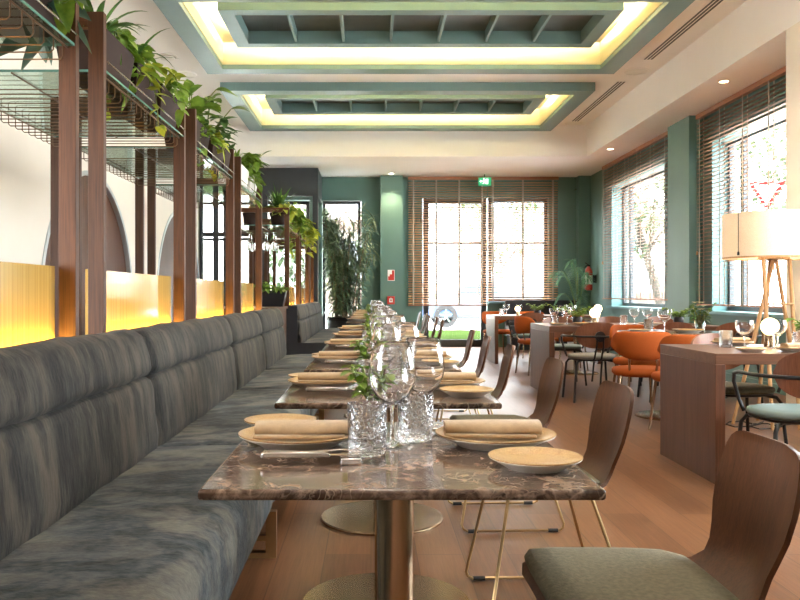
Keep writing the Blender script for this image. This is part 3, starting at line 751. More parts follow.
# big bamboo
rb = random.Random(3)
t = thing('bamboo_plant', 'tall dense bamboo in a round black pot by the rear left window', 'potted plant', (-.52,15.75,0))
MB().lathe([(.25,0),(.28,.01),(.34,.58),(.36,.60),(.36,.64),(.33,.64),(.32,.60),(.001,.60)], 32).build('pot', m_black, t)
m = MB(); m.open = True; ms = MB()
for i in range(34):
    a = rb.uniform(0, 2*PI); r = rb.uniform(.02,.24); b = V((r*math.cos(a), r*math.sin(a), .6)); h = rb.uniform(1.25,2.0)
    out = V((math.cos(a), math.sin(a), 0))*rb.uniform(.05,.42)
    pts = [b + V((0,0,h*k/6)) + out*(k/6)**1.6 for k in range(7)]
    ms.tube(pts, .011, 6, [.013-.0012*k for k in range(7)])
    for k in range(1, 7):
        for _ in range(22 if k > 2 else 15):
            f = rb.uniform(-.5,.5); p = pts[k]+V((rb.uniform(-.07,.07), rb.uniform(-.07,.07), h/6*f))
            d = V((rb.uniform(-1,1), rb.uniform(-1,1), rb.uniform(-.35,.75)))
            if p.y+d.y*.25 > .70: d.y = -abs(d.y)
            if p.x < -.25: d.x = abs(d.x)
            p.x = max(p.x, -.42)
            m.leaf(p, d, (0,0,1), rb.uniform(.15,.30), rb.uniform(.022,.042), rb.uniform(.25,.8), 'lance', 4)
m.build('foliage', m_bamb, t, smooth=180); ms.build('canes', m_cane, t)
# palm
t = thing('palm_plant', 'feathery green palm in right rear corner by the far window', 'potted plant', (3.93,15.55,0))
MB().lathe([(.15,0),(.19,.01),(.22,.40),(.21,.40),(.20,.37),(.001,.37)], 28).build('pot', m_potw, t)
m = MB(); m.open = True; ms = MB()
for (dx_, dy_, h, L, dr) in [(-.85,-.25,1.25,.75,.55),(-.5,.2,1.15,.85,.45),(.15,-.6,1.1,.8,.5),(.32,-.2,1.2,.62,.42),(-.2,-.5,1.3,.75,.4),(.05,.3,1.25,.7,.35),(-.35,-.15,1.45,.62,.38),(.22,.15,.95,.5,.45),(-.62,.1,.8,.75,.5),(.1,-.3,.75,.6,.5),(-.1,-.4,.55,.7,.5)]:
    pts = []
    for k in range(13):
        s_ = k/12
        pts.append(V((dx_*.85*s_**1.5*L, dy_*.85*s_**1.5*L, .36 + h*math.sin(s_*1.75)*.98 - dr*max(0,s_-.55)**2*1.6)))
    ms.tube(pts, .006, 5, [.009-.0006*k for k in range(13)])
    for k in range(5, 13):
        d = (pts[k]-pts[k-1]).normalized(); sd = d.cross(V((0,0,1))); sd = sd.normalized() if sd.length > .01 else V((1,0,0))
        for q in (-1, 1):
            for e in (0, .33, .66):
                p = pts[k-1].lerp(pts[k], e)
                m.leaf(p, sd*q + d*.75 + V((0,0,.1)), (0,0,1), (.30-.22*abs(k/12-.62))*.9, .019, .4, 'lance', 4)
m.build('fronds', m_palm, t, smooth=180); ms.build('stems', m_stem, t)

# ------------------------------------------------------------------ tableware makers
TZ = .75
def mk_big():
    t = thing('dinner_plate', '', 'plate')
    MB().lathe([(.001,.010),(.085,.010),(.098,.013),(.124,.022),(.1305,.0255),(.131,.028),(.127,.029),(.098,.0195),(.085,.0155),(.001,.0155)], 48).build('dish', m_plate, t, smooth=60)
    MB().lathe([(.078,0),(.080,0),(.084,.0095),(.1,.0125),(.129,.0245),(.1295,.0235),(.086,.004),(.082,.0)], 48, cap=False).build('underside', m_foot, t, smooth=60)
    return t
def mk_small():
    t = thing('bread_plate', '', 'plate')
    MB().lathe([(.001,.009),(.055,.009),(.07,.0115),(.085,.0185),(.0885,.0215),(.0885,.0235),(.085,.0242),(.068,.0172),(.055,.0145),(.001,.0145)], 44).build('dish', m_plate, t, smooth=60)
    MB().lathe([(.050,0),(.053,0),(.056,.0085),(.071,.011),(.0872,.0205),(.0877,.0198),(.058,.003),(.054,.0)], 44, cap=False).build('underside', m_foot, t, smooth=60)
    return t
def mk_napkin():
    t = thing('napkin', '', 'napkin'); rn = random.Random(5)
    L = .205; rings = []
    for i in range(15):
        x = -L/2 + L*i/14; ring = []
        for j in range(22):
            a = 2*PI*j/22; cx, sx = math.cos(a), math.sin(a)
            yy = .041*math.copysign(abs(cx)**.8, cx); zz = .0145*math.copysign(abs(sx)**.8, sx)
            wv = 1+.035*math.sin(x*38+a*2)
            ring.append((x, yy*wv - .004*math.sin(x*15), zz*wv + .0170 + .0015*math.sin(x*22)))
        rings.append(ring)
    MB().loft(rings).build('roll', m_linen, t, smooth=60)
    MB().box(-L/2-.002, L/2-.012, -.05, .052, .0005, .0085).build('flap', m_linen, t, bevel=.003, smooth=60)
    # spiral seen at the rolled end
    for e in (-1, 1): MB().tube([(e*(L/2+.0005), .033*(1-k/22)*math.cos(k*.8), .0185+.012*(1-k/22)*math.sin(k*.8)) for k in range(18)], .0016, 5).build('fold', m_linen, t)
    return t
def mk_tumbler():
    t = thing('tumbler', '', 'tumbler')
    MB().lathe([(.001,0),(.036,0),(.0385,.004),(.0395,.02),(.0415,.103),(.0405,.105),(.0390,.102),(.0368,.022),(.033,.016),(.001,.015)], 32).build('cup', m_cut, t, smooth=60)
    return t
def mk_wine():
    t = thing('wine_glass', '', 'wine glass')
    MB().lathe([(.041,.0012),(.039,.003),(.02,.005),(.007,.009)], 32).build('foot', m_clear, t, smooth=60)
    MB().lathe([(.007,.009),(.0042,.02),(.0036,.05),(.0040,.078),(.007,.088)], 14).build('stem', m_clear, t, smooth=60)
    MB().lathe([(.001,.087),(.006,.087),(.018,.092),(.036,.108),(.0485,.130),(.0525,.152),(.0505,.175),(.0455,.200),(.0395,.224),(.0388,.2245),(.0447,.199),(.0497,.175),(.0515,.152),(.0475,.131),(.035,.110),(.017,.0945),(.001,.091),(.001,.087)], 36, cap=False).build('bowl', m_clear, t, smooth=60)
    return t
def mk_goblet():
    t = thing('wine_goblet', '', 'wine glass')
    MB().lathe([(.038,.0012),(.036,.003),(.02,.005),(.006,.010)], 28).build('foot', m_clear, t, smooth=60)
    MB().lathe([(.006,.010),(.0042,.02),(.0042,.065),(.008,.078)], 12).build('stem', m_clear, t, smooth=60)
    MB().lathe([(.001,.077),(.007,.077),(.022,.084),(.043,.105),(.0535,.130),(.0545,.150),(.0500,.175),(.0490,.175),(.0535,.150),(.0525,.130),(.042,.106),(.021,.0865),(.001,.082),(.001,.077)], 32, cap=False).build('bowl', m_clear, t, smooth=60)
    return t
def mk_knife():
    t = thing('table_knife', '', 'knife')
    MB().loft([[(x, -w, .0), (x, w, .0), (x, w, h), (x, -w, h)] for x, w, h in ((-.135,.008,.007),(-.128,.0125,.012),(-.06,.010,.011),(-.005,.008,.009),(0,.006,.006))]).build('handle', m_steel, t, bevel=.002)
    MB().loft([[(x, a, .003), (x, b, .003), (x, b, .0045), (x, a, .0045)] for x, a, b in ((0,-.006,.005),(.02,-.010,.009),(.06,-.011,.010),(.095,-.008,.010),(.115,.006,.009))]).build('blade', m_chrome, t, smooth=0)
    return t
def mk_fork():
    t = thing('table_fork', '', 'fork')
    MB().loft([[(x, -w, z), (x, w, z), (x, w, z+.003), (x, -w, z+.003)] for x, w, z in ((-.10,.009,0),(-.09,.010,0),(-.02,.005,.002),(.04,.004,.006),(.06,.010,.004),(.075,.012,.003))]).build('handle', m_steel, t, bevel=.001)
    m = MB()
    for k in range(4): m.box(.0751,.115,-.0115+k*.0066,-.0085+k*.0066,.003,.005)
    m.build('tines', m_chrome, t, smooth=0)
    return t
def mk_rest():
    t = thing('cutlery_rest', '', 'cutlery rest')
    MB().box(-.02, .02, -.034, .034, 0, .0122).build('block', m_chrome, t, bevel=.002)
    return t
def mk_sprig():
    t = thing('sprig_vase', '', 'vase'); rs_ = random.Random(11)
    MB().lathe([(.001,0),(.026,0),(.030,.004),(.032,.07),(.024,.085),(.026,.095),(.0245,.095),(.022,.085),(.0295,.069),(.0275,.007),(.001,.006)], 24).build('jar', m_clear, t, smooth=60)
    m = MB(); m.open = True; ms = MB()
    bushy(m, ms, (0,0,.03), 12, .130, .040, .026, 'oval', rs_, .35)
    m.build('foliage', m_folb2, t, smooth=180); ms.build('stems', m_stem, t)
    return t
def mk_globe():
    t = thing('globe_lamp', '', 'table lamp')
    MB().lathe([(.001,0),(.036,0),(.036,.075),(.034,.078),(.001,.078)], 24).build('base', m_brass, t)
    MB().ball((0,0,.130), .055, 20).build('globe', m_globe, t, smooth=180)
    return t

def mk_mtable():
    t = thing('marble_table', '', 'table')
    m = MB(); m.box(-.345, .345, -.37, .37, TZ-.0185, TZ)
    m.build('tabletop', m_marble, t, bevel=.006, seg=3)
    MB().lathe([(.0395,.014),(.0395,TZ-.026)], 32).build('pole', m_brass, t)
    MB().lathe([(.001,0),(.292,0),(.295,.003),(.295,.010),(.290,.014),(.001,.014)], 64).build('base', m_brass, t)
    MB().box(-.16,.16,-.16,.16,TZ-.026,TZ-.019).build('mounting_plate', m_black, t, smooth=0)
    return t
def mk_schair():
    """plywood side chair facing -x, origin under the back"""
    t = thing('side_chair', '', 'chair')
    # centre line of the shell (x,z) with half width
    cl = [(-.455,.420,.150),(-.45,.432,.185),(-.42,.440,.200),(-.36,.443,.208),(-.28,.441,.208),(-.20,.438,.205),(-.12,.438,.196),(-.06,.442,.180),(-.025,.455,.162),(.0,.480,.140),(.012,.510,.138),(.022,.545,.150),(.032,.590,.168),(.043,.640,.176),(.055,.690,.173),(.064,.728,.165),(.070,.748,.153),(.0735,.760,.134),(.075,.767,.098)]
    cl = [(x*.93 if x < 0 else x, z, w) for x, z, w in cl]
    rings = []
    for i, (x, z, w) in enumerate(cl):
        a = cl[max(i-1,0)]; b = cl[min(i+1,len(cl)-1)]; d = V((b[0]-a[0], 0, b[1]-a[1])).normalized(); nn = V((-d.z, 0, d.x))
        cs = .022 if z > .5 else .010
        top, bot = [], []
        for k in range(9):
            u = -1+2*k/8; off = -cs*(1-u*u) if z > .5 else -cs*.4*(1-u*u)
            c = V((x, u*w, z)) - nn*off*-1
            top.append(c + nn*.006); bot.append(c - nn*.006)
        rings.append(top + bot[::-1])
    MB().loft(rings).build('shell', m_chairback, t, smooth=60)
    rings = []
    for i, (x, w) in enumerate(((-.455,.12),(-.452,.165),(-.435,.192),(-.38,.204),(-.28,.205),(-.18,.200),(-.10,.188),(-.05,.165),(-.035,.14))):
        x *= .93; h = .028 if 1 < i < 7 else (.018 if i in (1,7) else .008)
        rings.append([(x, w*math.cos(2*PI*k/24) if abs(math.cos(2*PI*k/24)) < .85 else w*math.copysign(.85+.15*((abs(math.cos(2*PI*k/24))-.85)/.15), math.cos(2*PI*k/24)), .4505+h*.5+h*.5*math.copysign(abs(math.sin(2*PI*k/24))**.55, math.sin(2*PI*k/24))) for k in range(24)])
    MB().loft(rings).build('seat_pad', m_olive, t, smooth=60)
    for s_ in (-1, 1):
        f, r = .055, None
        def bend(p, q, w_, rr=.03):
            a = (V(p)-V(q)).normalized(); b = (V(w_)-V(q)).normalized()
            return [V(q)+a*rr, V(q)+a*rr*.35+b*rr*.35, V(q)+b*rr]
        A = (-.345, s_*.165, .425); B = (-.425, s_*.245, .0095); C = (.055, s_*.245, .0095); D = (-.075, s_*.165, .425)
        pts = [(-.33, s_*.05, .425)] + bend((-.33, s_*.05, .425), A, B) + bend(A, B, C) + bend(B, C, D) + bend(C, D, (-.075, s_*.05, .425)) + [(-.075, s_*.05, .425)]
        l = MB().tube(pts, .0058, 8).build('leg_frame', m_brassd, t)
        for xx in (-.37, -.005): MB().tube([(xx-.022, s_*.245, .0095), (xx+.022, s_*.245, .0095)], .0085, 8).build('foot_pad', m_rubber, l)
    MB().tube([(-.345,-.06,.425),(-.345,.06,.425)], .0058).tube([(-.075,-.06,.425),(-.075,.06,.425)], .0058).build('seat_bracket', m_brassd, t)
    return t

# ------------------------------------------------------------------ banquette tables
ordn = ['nearest marble table','second marble table','third marble table','fourth marble table','fifth marble table','sixth marble table']
far = ['seventh marble table','eighth marble table','ninth marble table','tenth marble table','eleventh marble table']
rows = [(1.75+1.1*k, ordn[k]) for k in range(6)] + [(10.07+1.1*k, far[k]) for k in range(5)]
rj = random.Random(21)
for i, (yc, nm) in enumerate(rows):
    x0 = .052
    where = ('brown marble pedestal table nearest the camera on brass column' if i == 0 else f'brown marble pedestal table, {nm.replace(" marble table","")} from the camera in the left row')
    place('mtable', mk_mtable, (x0, yc, 0), 0, where, 'marble tables along the banquettes')
    q = (lambda s_: s_*(1 if i == 0 else rj.uniform(.3,1.0)))
    jx = lambda a=.007: 0 if i == 0 else rj.uniform(-a, a)
    P = lambda x, y: (x + jx(), yc + y + jx(), TZ+.0004)
    p = P(-.158, .045); place('big', mk_big, p, jx(1), f'large speckled gold plate on banquette side of {nm}', 'large speckled plates on marble tables')
    place('nap', mk_napkin, (p[0]+.012, p[1]-.012, TZ+.0222), .02+jx(), f'rolled beige linen napkin on banquette side plate of {nm}', 'rolled linen napkins on marble tables')
    place('small', mk_small, P(-.222, .262), jx(1), f'small speckled gold bread plate on banquette side of {nm}', 'small bread plates on marble tables')
    p = P(.272, .045); place('big', mk_big, p, 1+jx(1), f'large speckled gold plate on chair side of {nm}', 'large speckled plates on marble tables')
    place('nap', mk_napkin, (p[0]-.008, p[1]-.002, TZ+.0222), -.04+jx(), f'rolled beige linen napkin on chair side plate of {nm}', 'rolled linen napkins on marble tables')
    place('small', mk_small, P(.312, -.192), 2+jx(1), f'small speckled gold bread plate on chair side of {nm}', 'small bread plates on marble tables')
    place('tum', mk_tumbler, P(-.008, -.060), 0, f'cut crystal tumbler on banquette side of {nm}', 'cut crystal tumblers on marble tables')
    place('tum', mk_tumbler, P(.100, .105), .5, f'cut crystal tumbler on chair side of {nm}', 'cut crystal tumblers on marble tables')
    place('wine', mk_wine, P(.046, .040), 0, f'large clear wine glass on banquette side of {nm}', 'large wine glasses on marble tables')
    place('wine', mk_wine, P(.124, .212), 0, f'large clear wine glass on chair side of {nm}', 'large wine glasses on marble tables')
    place('sprig', mk_sprig, P(.005, .290), jx(2), f'small glass jar of green sprigs at middle of {nm}', 'sprig jars on marble tables')
    if i < 4:
        place('rest', mk_rest, (-.040, yc-.135, TZ+.0004), .05, f'small polished steel cutlery rest on banquette side of {nm}', 'cutlery rests on marble tables')
        place('knife', mk_knife, (-.080, yc-.150, TZ+.0128), .06, f'steel table knife in front of banquette side plate of {nm}', 'table knives on marble tables')
        place('fork', mk_fork, (-.095, yc-.118, TZ+.0128), .02, f'steel table fork in front of banquette side plate of {nm}', 'table forks on marble tables')
        place('rest', mk_rest, (.160, yc+.225, TZ+.0004), .02, f'small polished steel cutlery rest on chair side of {nm}', 'cutlery rests on marble tables')
        place('knife', mk_knife, (.215, yc+.238, TZ+.0128), PI+.03, f'steel table knife behind chair side plate of {nm}', 'table knives on marble tables')
        place('fork', mk_fork, (.225, yc+.210, TZ+.0128), PI-.03, f'steel table fork behind chair side plate of {nm}', 'table forks on marble tables')
    lab = ('walnut plywood side chair with olive seat, nearest the camera at lower right' if i == 0 else f'walnut plywood side chair on brass wire legs at {nm}')
    place('schair', mk_schair, ((.783, yc + .025, 0) if i == 0 else (.803 + jx(.02), yc + .01, 0)), jx(.05), lab, 'walnut side chairs along the marble tables')

# ------------------------------------------------------------------ right-hand dining area
def wtable(x0, x1, y0, y1, label):
    t = thing('walnut_table', label, 'table', (x0, (y0+y1)/2, 0), 0, 'walnut waterfall tables')
    h = (y1-y0)/2; L = x1-x0; z = .742; th = .062
    MB().box(0, L, -h, h, z-th, z).build('tabletop', m_walnuty, t, bevel=.003)
    MB().box(0, .055, -h, h, 0, z-th-.0005).build('end_panel', m_walnut, t, bevel=.002)
    MB().box(L-.055, L, -h, h, 0, z-th-.0005).build('end_panel', m_walnut, t, bevel=.002)
    return t
wtable(1.95, 3.62, 4.64, 5.53, 'solid walnut waterfall table nearest at right, with globe lamp and plates')
wtable(1.87, 3.72, 8.60, 9.62, 'solid walnut waterfall table, middle one, beyond the round table')
wtable(1.91, 3.55, 12.65, 13.6, 'solid walnut waterfall table, farthest, before the dark rear bench')
def mk_round():
    t = thing('round_table', '', 'table')
    MB().lathe([(.001,TZ-.025),(.44,TZ-.025),(.45,TZ-.018),(.45,TZ-.006),(.444,TZ),(.001,TZ)], 56).build('tabletop', m_marble, t)
    MB().lathe([(.035,.014),(.035,TZ-.026)], 24).build('pole', m_brass, t)
    MB().lathe([(.001,0),(.30,0),(.30,.012),(.29,.015),(.001,.015)], 48).build('base', m_brass, t)
    return t
place('round', mk_round, (2.64,7.23,0), 0, 'round dark marble table with brass disc base, nearer, among orange chairs', 'round marble tables')
place('round', mk_round, (2.80,11.2,0), 0, 'round dark marble table with brass base, farther, beyond middle walnut table', 'round marble tables')

def mk_orange():
    """orange upholstered chair facing +y, origin under seat centre"""
    t = thing('orange_chair', '', 'chair')
    rings = []
    for z, k in ((.405,.80),(.412,.93),(.43,1.0),(.452,1.0),(.468,.95),(.475,.80),(.477,.4)):
        rings.append([(.235*k*math.copysign(abs(math.cos(a))**.75, math.cos(a)), .225*k*math.copysign(abs(math.sin(a))**.75, math.sin(a)), z) for a in [2*PI*j/32 for j in range(32)]])
    MB().loft(rings).build('seat', m_orange, t, smooth=60)
    rings = []
    n = 22
    for i in range(n+1):
        u = -1+2*i/n; a = -PI/2 + u*1.12; e = (1-abs(u)**3.2)
        zt = .782-.11*abs(u)**7; zb = .545+.10*abs(u)**2.2; zc = (zt+zb)/2; hh = (zt-zb)/2; th = .026*max(.35, max(0,e)**.3)
        ring = []
        for j in range(14):
            b = 2*PI*j/14; r = .265 + th*math.cos(b); zz = zc + hh*math.copysign(abs(math.sin(b))**.7, math.sin(b)); r += .06*(zz-.62)
            ring.append((r*math.cos(a), r*math.sin(a)*1.02+.015, zz))
        rings.append(ring)
    MB().loft(rings).build('backrest', m_orange, t, smooth=60)
    for sx in (-1, 1):
        for sy in (-1, 1):
            MB().tube([(sx*.165, sy*.155, .41), (sx*.205, sy*.20, .0)], .012, 10, [.013,.009]).build('leg', m_brass, t)
        MB().tube([(sx*.10,-.17,.42), (sx*.105,-.225,.50), (sx*.105,-.225,.58)], .010, 8).build('back_support', m_brass, t)
    return t
def mk_arm(seatmat):
    def f():
        """black tube armchair facing +y, origin under seat centre"""
        t = thing('armchair', '', 'chair')
        rings = []
        for z, k in ((.428,.90),(.434,.97),(.448,1.0),(.462,.98),(.470,.88),(.473,.5)):
            rings.append([(.235*k*math.copysign(abs(math.cos(a))**.8, math.cos(a)), .225*k*math.copysign(abs(math.sin(a))**.8, math.sin(a)), z) for a in [2*PI*j/32 for j in range(32)]])
        MB().loft(rings).build('seat', seatmat, t, smooth=60)
        MB().loft([[(.232*k*math.copysign(abs(math.cos(a))**.8, math.cos(a)), .222*k*math.copysign(abs(math.sin(a))**.8, math.sin(a)), z) for a in [2*PI*j/32 for j in range(32)]] for z, k in ((.408,.80),(.418,.96),(.4275,.98))]).build('seat_shell', m_black, t, smooth=60)
        # oval curved back
        rings = []; n = 20
        for i in range(n+1):
            u = -1+2*i/n; u *= .999; hh = .128*(1-abs(u)**2.4)**.5 + .003; a = -PI/2+u*.80
            ring = []
            for q, r in ((1,.300),(-1,.288)):
                for j in range(7):
                    v = -1+2*j/6; v = v if q > 0 else -v
                    zz = .672+hh*v; rr = r + .08*(zz-.67)
                    ring.append((rr*math.cos(a), rr*math.sin(a)+.02, zz))
            rings.append(ring)
        MB().loft(rings).build('backrest', m_redwood, t, smooth=60)
        MB().lathe([(.001,0),(.052,0),(.052,.014),(.001,.014)], 28).xf(Matrix.Translation((0,-.300,.660)) @ Matrix.Rotation(PI/2,4,'X')).build('bracket_disc', m_black, t)
        pts = [(-.205,.16,.435),(-.232,.165,.50),(-.262,.16,.60),(-.272,.13,.648),(-.275,.06,.660)]
        pts += [(.290*math.cos(a)*1.0, .325*math.sin(a)+.0, .66) for a in [PI+ (PI)*k/14 for k in range(1,14)]]
        pts += [(.275,.06,.660),(.272,.13,.648),(.262,.16,.60),(.232,.165,.50),(.205,.16,.435)]
        MB().tube(pts, .0105, 10).build('arm_tube', m_black, t)
        for sx in (-1, 1):
            MB().tube([(sx*.035,-.20,.425),(sx*.035,-.235,.44),(sx*.034,-.305,.56),(sx*.030,-.316,.66)], .009, 8).build('back_support', m_black, t)
            for sy in (-1, 1):
                MB().tube([(sx*.13, sy*.13, .415),(sx*.185, sy*.175, .405),(sx*.205, sy*.195, .37),(sx*.235, sy*.225, .0)], .0115, 10).build('leg', m_black, t)
        return t
    return f
GO, GA = 'orange chairs around the round tables', 'black tube armchairs at the walnut tables'
place('or', mk_orange, (2.24,6.80,0), -.25, 'orange upholstered chair at near round table, its curved back toward camera', GO)
place('or', mk_orange, (2.41,6.30,0), .0, 'orange upholstered chair half hidden behind the nearest walnut table', GO)
place('or', mk_orange, (2.55,7.78,0), PI+.1, 'orange upholstered chair on far side of the near round table', GO)
place('or', mk_orange, (2.22,11.05,0), -PI/2+.25, 'orange upholstered chair seen in profile left of the far round table', GO)
place('or', mk_orange, (2.85,11.75,0), PI, 'orange upholstered chair on far side of the far round table', GO)
place('or', mk_orange, (2.15,13.95,0), PI+.25, 'orange upholstered chair behind left end of farthest walnut table', GO)
place('or', mk_orange, (2.75,13.95,0), PI, 'orange upholstered chair between farthest walnut table and dark rear bench', GO)
place('armo', mk_arm(m_tealseat), (2.27,4.38,0), .0, 'black tube armchair with teal seat, tucked at front of nearest walnut table', GA)
place('armv', mk_arm(m_olive), (2.44,5.50,0), PI+.12, 'black tube armchair with olive seat tucked behind the nearest walnut table', GA)
place('armg', mk_arm(m_grey), (2.245,8.36,0), .02, 'black tube armchair with oval wood back and grey seat, facing middle walnut table', GA)
place('armg', mk_arm(m_grey), (3.02,8.36,0), -.05, 'black tube armchair with grey seat half hidden behind the near round table', GA)
place('armo', mk_arm(m_tealseat), (3.66,8.36,0), -.1, 'black tube armchair at right end of the middle walnut table', GA)
place('armo', mk_arm(m_tealseat), (2.30,9.88,0), PI, 'black tube armchair with dark seat beyond left half of middle walnut table', GA)
place('armg', mk_arm(m_grey), (2.95,9.88,0), PI-.05, 'black tube armchair beyond the centre of middle walnut table', GA)
place('armg', mk_arm(m_grey), (3.58,9.88,0), PI+.1, 'black tube armchair beyond right end of middle walnut table', GA)
place('armo', mk_arm(m_tealseat), (2.40,12.5,0), .05, 'black tube armchair with dark seat on near side of farthest walnut table', GA)
# rear bench
t = thing('rear_bench', 'black upholstered bench under the rear window', 'bench', (3.42,16.1,0))
MB().box(-.74,.74,-.30,.22,.24,.46).build('seat', m_blackv, t, bevel=.03, seg=4)
MB().box(-.74,.74,.225,.36,.24,.955).build('backrest', m_blackv, t, bevel=.03, seg=4)
MB().box(-.70,.70,-.25,.30,0,.238).build('plinth', m_black, t, smooth=0)

WZ = .7425
def put(key, mk, x, y, label, group, z=WZ, rz=0, sc=None): return place(key, mk, (x, y, z), rz, label, group, sc)
GW, GT, GS, GL = 'wine glasses on the right-hand tables', 'tumblers on the right-hand tables', 'small plates on the right-hand tables', 'globe lamps on the right-hand tables'
N1 = 'nearest walnut table'
put('gob', mk_goblet, 2.30, 5.05, f'clear wine glass left of the globe lamp on {N1}', GW)
put('gob', mk_goblet, 2.53, 5.10, f'clear wine glass overlapping right side of the globe lamp on {N1}', GW)
put('tum', mk_tumbler, 2.25, 5.20, f'cut crystal tumbler at left end of {N1}', GT)
put('tum', mk_tumbler, 2.60, 4.98, f'cut crystal tumbler near right edge on {N1}', GT)
put('globe', mk_globe, 2.54, 5.22, f'lit opal globe lamp with brass base on {N1}', GL)
put('small', mk_small, 2.22, 4.79, f'small speckled plate at front left of {N1}', GS)
put('big', mk_big, 2.50, 4.80, f'large speckled plate at front right of {N1}', GS)
put('big', mk_big, 2.36, 5.36, f'large speckled plate at rear of {N1}', GS)
put('nap', mk_napkin, 2.36, 5.36, f'rolled beige napkin on the rear plate of {N1}', 'napkins on the right-hand tables', WZ+.0215, .1)
put('nap', mk_napkin, 2.52, 4.80, f'rolled beige napkin on front right plate of {N1}', 'napkins on the right-hand tables', WZ+.0215, .05)
def mk_leafy():
    t = thing('leafy_pot', '', 'potted plant'); rs_ = random.Random(4)
    MB().lathe([(.001,0),(.040,0),(.050,.004),(.056,.045),(.050,.075),(.044,.08),(.040,.076),(.001,.07)], 24).build('pot', m_black, t)
    m = MB(); m.open = True; ms = MB(); bushy(m, ms, (0,0,.06), 20, .13, .06, .042, 'oval', rs_, .8)
    m.build('foliage', m_folb2, t, smooth=180); ms.build('stems', m_stem, t); return t
GV = 'leafy pots on the right-hand tables'
put('leafy', mk_leafy, 2.80, 5.16, f'leafy green plant in black pot at right edge on {N1}', GV)
# round table
put('gob', mk_goblet, 2.55, 7.12, 'clear wine glass on the near round table', GW, TZ, 0, 1.12)
put('tum', mk_tumbler, 2.47, 7.30, 'cut crystal tumbler on the near round table', GT, TZ)
put('big', mk_big, 2.72, 7.03, 'large speckled plate on the near round table', GS, TZ)
put('small', mk_small, 2.33, 7.12, 'small speckled plate at left rim of the near round table', GS, TZ)
def mk_flowers():
    t = thing('flower_vase', '', 'vase'); rs_ = random.Random(9)
    MB().lathe([(.001,0),(.035,0),(.040,.005),(.050,.10),(.052,.14),(.050,.14),(.047,.10),(.037,.008),(.001,.007)], 24).build('vase', m_clear, t, smooth=60)
    m = MB(); m.open = True; ms = MB(); bushy(m, ms, (0,0,.04), 12, .20, .06, .035, 'oval', rs_, .45)
    m.build('foliage', m_fol, t, smooth=180); ms.build('stems', m_stem, t)
    for k in range(9):
        a = 2*PI*k/9; c = V((.055*math.cos(a)*(.4+.6*(k%2)), .055*math.sin(a)*(.4+.6*(k%2)), .19+.03*(k%3)))
        f = MB(); f.open = True
        for q in range(9):
            b = 2*PI*q/9; f.leaf(c, (math.cos(b), math.sin(b), .5), (0,0,1), .032, .022, .1, 'oval', 3)
        f.build('flower', m_flower, t, smooth=180)
    return t
put('flow', mk_flowers, 2.92, 7.28, 'glass vase of cream flowers on the near round table', None, TZ)
# middle walnut table
N2 = 'middle walnut table'
put('gob', mk_goblet, 2.89, 9.0, f'clear wine glass at centre of {N2}, left of a pair', GW)
put('gob', mk_goblet, 3.05, 9.05, f'clear wine glass at centre of {N2}, right of a pair', GW)
put('tum', mk_tumbler, 2.78, 9.02, f'cut crystal tumbler at centre of {N2}', GT)
put('leafy', mk_leafy, 3.45, 9.2, f'leafy plant in black pot at right end of {N2}', GV)
put('globe', mk_globe, 2.47, 9.05, f'lit opal globe lamp on left half of {N2}', GL)
put('gob', mk_goblet, 2.20, 9.2, f'clear wine glass at left end of {N2}', GW)
put('gob', mk_goblet, 2.10, 9.4, f'clear wine glass at rear left corner of {N2}', GW)
put('tum', mk_tumbler, 2.03, 9.05, f'cut crystal tumbler at left end of {N2}', GT)
put('leafy', mk_leafy, 2.37, 9.42, f'bright leafy pot beside the globe lamp on {N2}', GV)
put('small', mk_small, 2.0, 8.8, f'small speckled plate at left end of {N2}', GS)
put('big', mk_big, 2.30, 8.82, f'large speckled plate at front left of {N2}', GS)
put('big', mk_big, 3.0, 8.80, f'large speckled plate at front centre of {N2}', GS)
# far round table
put('gob', mk_goblet, 2.60, 11.1, 'clear wine glass at left of far round table', GW, TZ)
put('gob', mk_goblet, 2.76, 11.25, 'clear wine glass at middle of far round table', GW, TZ)
put('leafy', mk_leafy, 2.66, 11.54, 'leafy green pot on the far round table', GV, TZ)
put('globe', mk_globe, 3.10, 11.2, 'lit opal globe lamp on the far round table', GL, TZ)
# farthest walnut table
N3 = 'farthest walnut table'
put('gob', mk_goblet, 2.15, 13.0, f'clear wine glass at left of {N3}', GW)
put('gob', mk_goblet, 2.38, 13.15, f'clear wine glass beside the small lamp on {N3}', GW)
put('globe', mk_globe, 2.32, 12.95, f'lit opal globe lamp on {N3}', GL, WZ, 0, .8)
put('tum', mk_tumbler, 2.05, 12.85, f'cut crystal tumbler at left of {N3}', GT)
put('leafy', mk_leafy, 2.66, 13.1, f'leafy green pot on {N3}', GV)

# floor lamp
t = thing('floor_lamp', 'floor lamp with wide cream drum shade on oak tripod legs at right', 'floor lamp', (3.30,6.72,0))
MB().lathe([(.385,1.375),(.39,1.375),(.39,1.735),(.385,1.735)], 56, cap=False).build('lamp_shade', m_shade, t, smooth=60)
MB().lathe([(.386,1.368),(.392,1.368),(.392,1.382),(.386,1.382)], 56, cap=False).build('shade_trim', m_oak, t, smooth=60)
for f, tp in (((-.29,.10,0),(.0,.0,1.365)), ((.30,.10,0),(.02,.0,1.365)), ((-.115,-.22,0),(-.115,-.06,1.365)), ((.11,-.20,0),(.10,-.06,1.365)), ((.0,.28,0),(.0,.06,1.365))):
    MB().tube([f, V(f).lerp(V(tp), .5), tp], .015, 10, [.013,.017,.015]).build('leg', m_oak, t)
MB().tube([(-.115,-.115,1.0),(.105,-.115,1.0)], .009).build('crossbar', m_oak, t)
MB().lathe([(.12,1.365),(.12,1.38),(.001,1.38)], 24).build('shade_holder', m_oak, t)
MB().lathe([(.02,1.38),(.02,1.50),(.01,1.51)], 12).build('lamp_socket', m_dark, t)
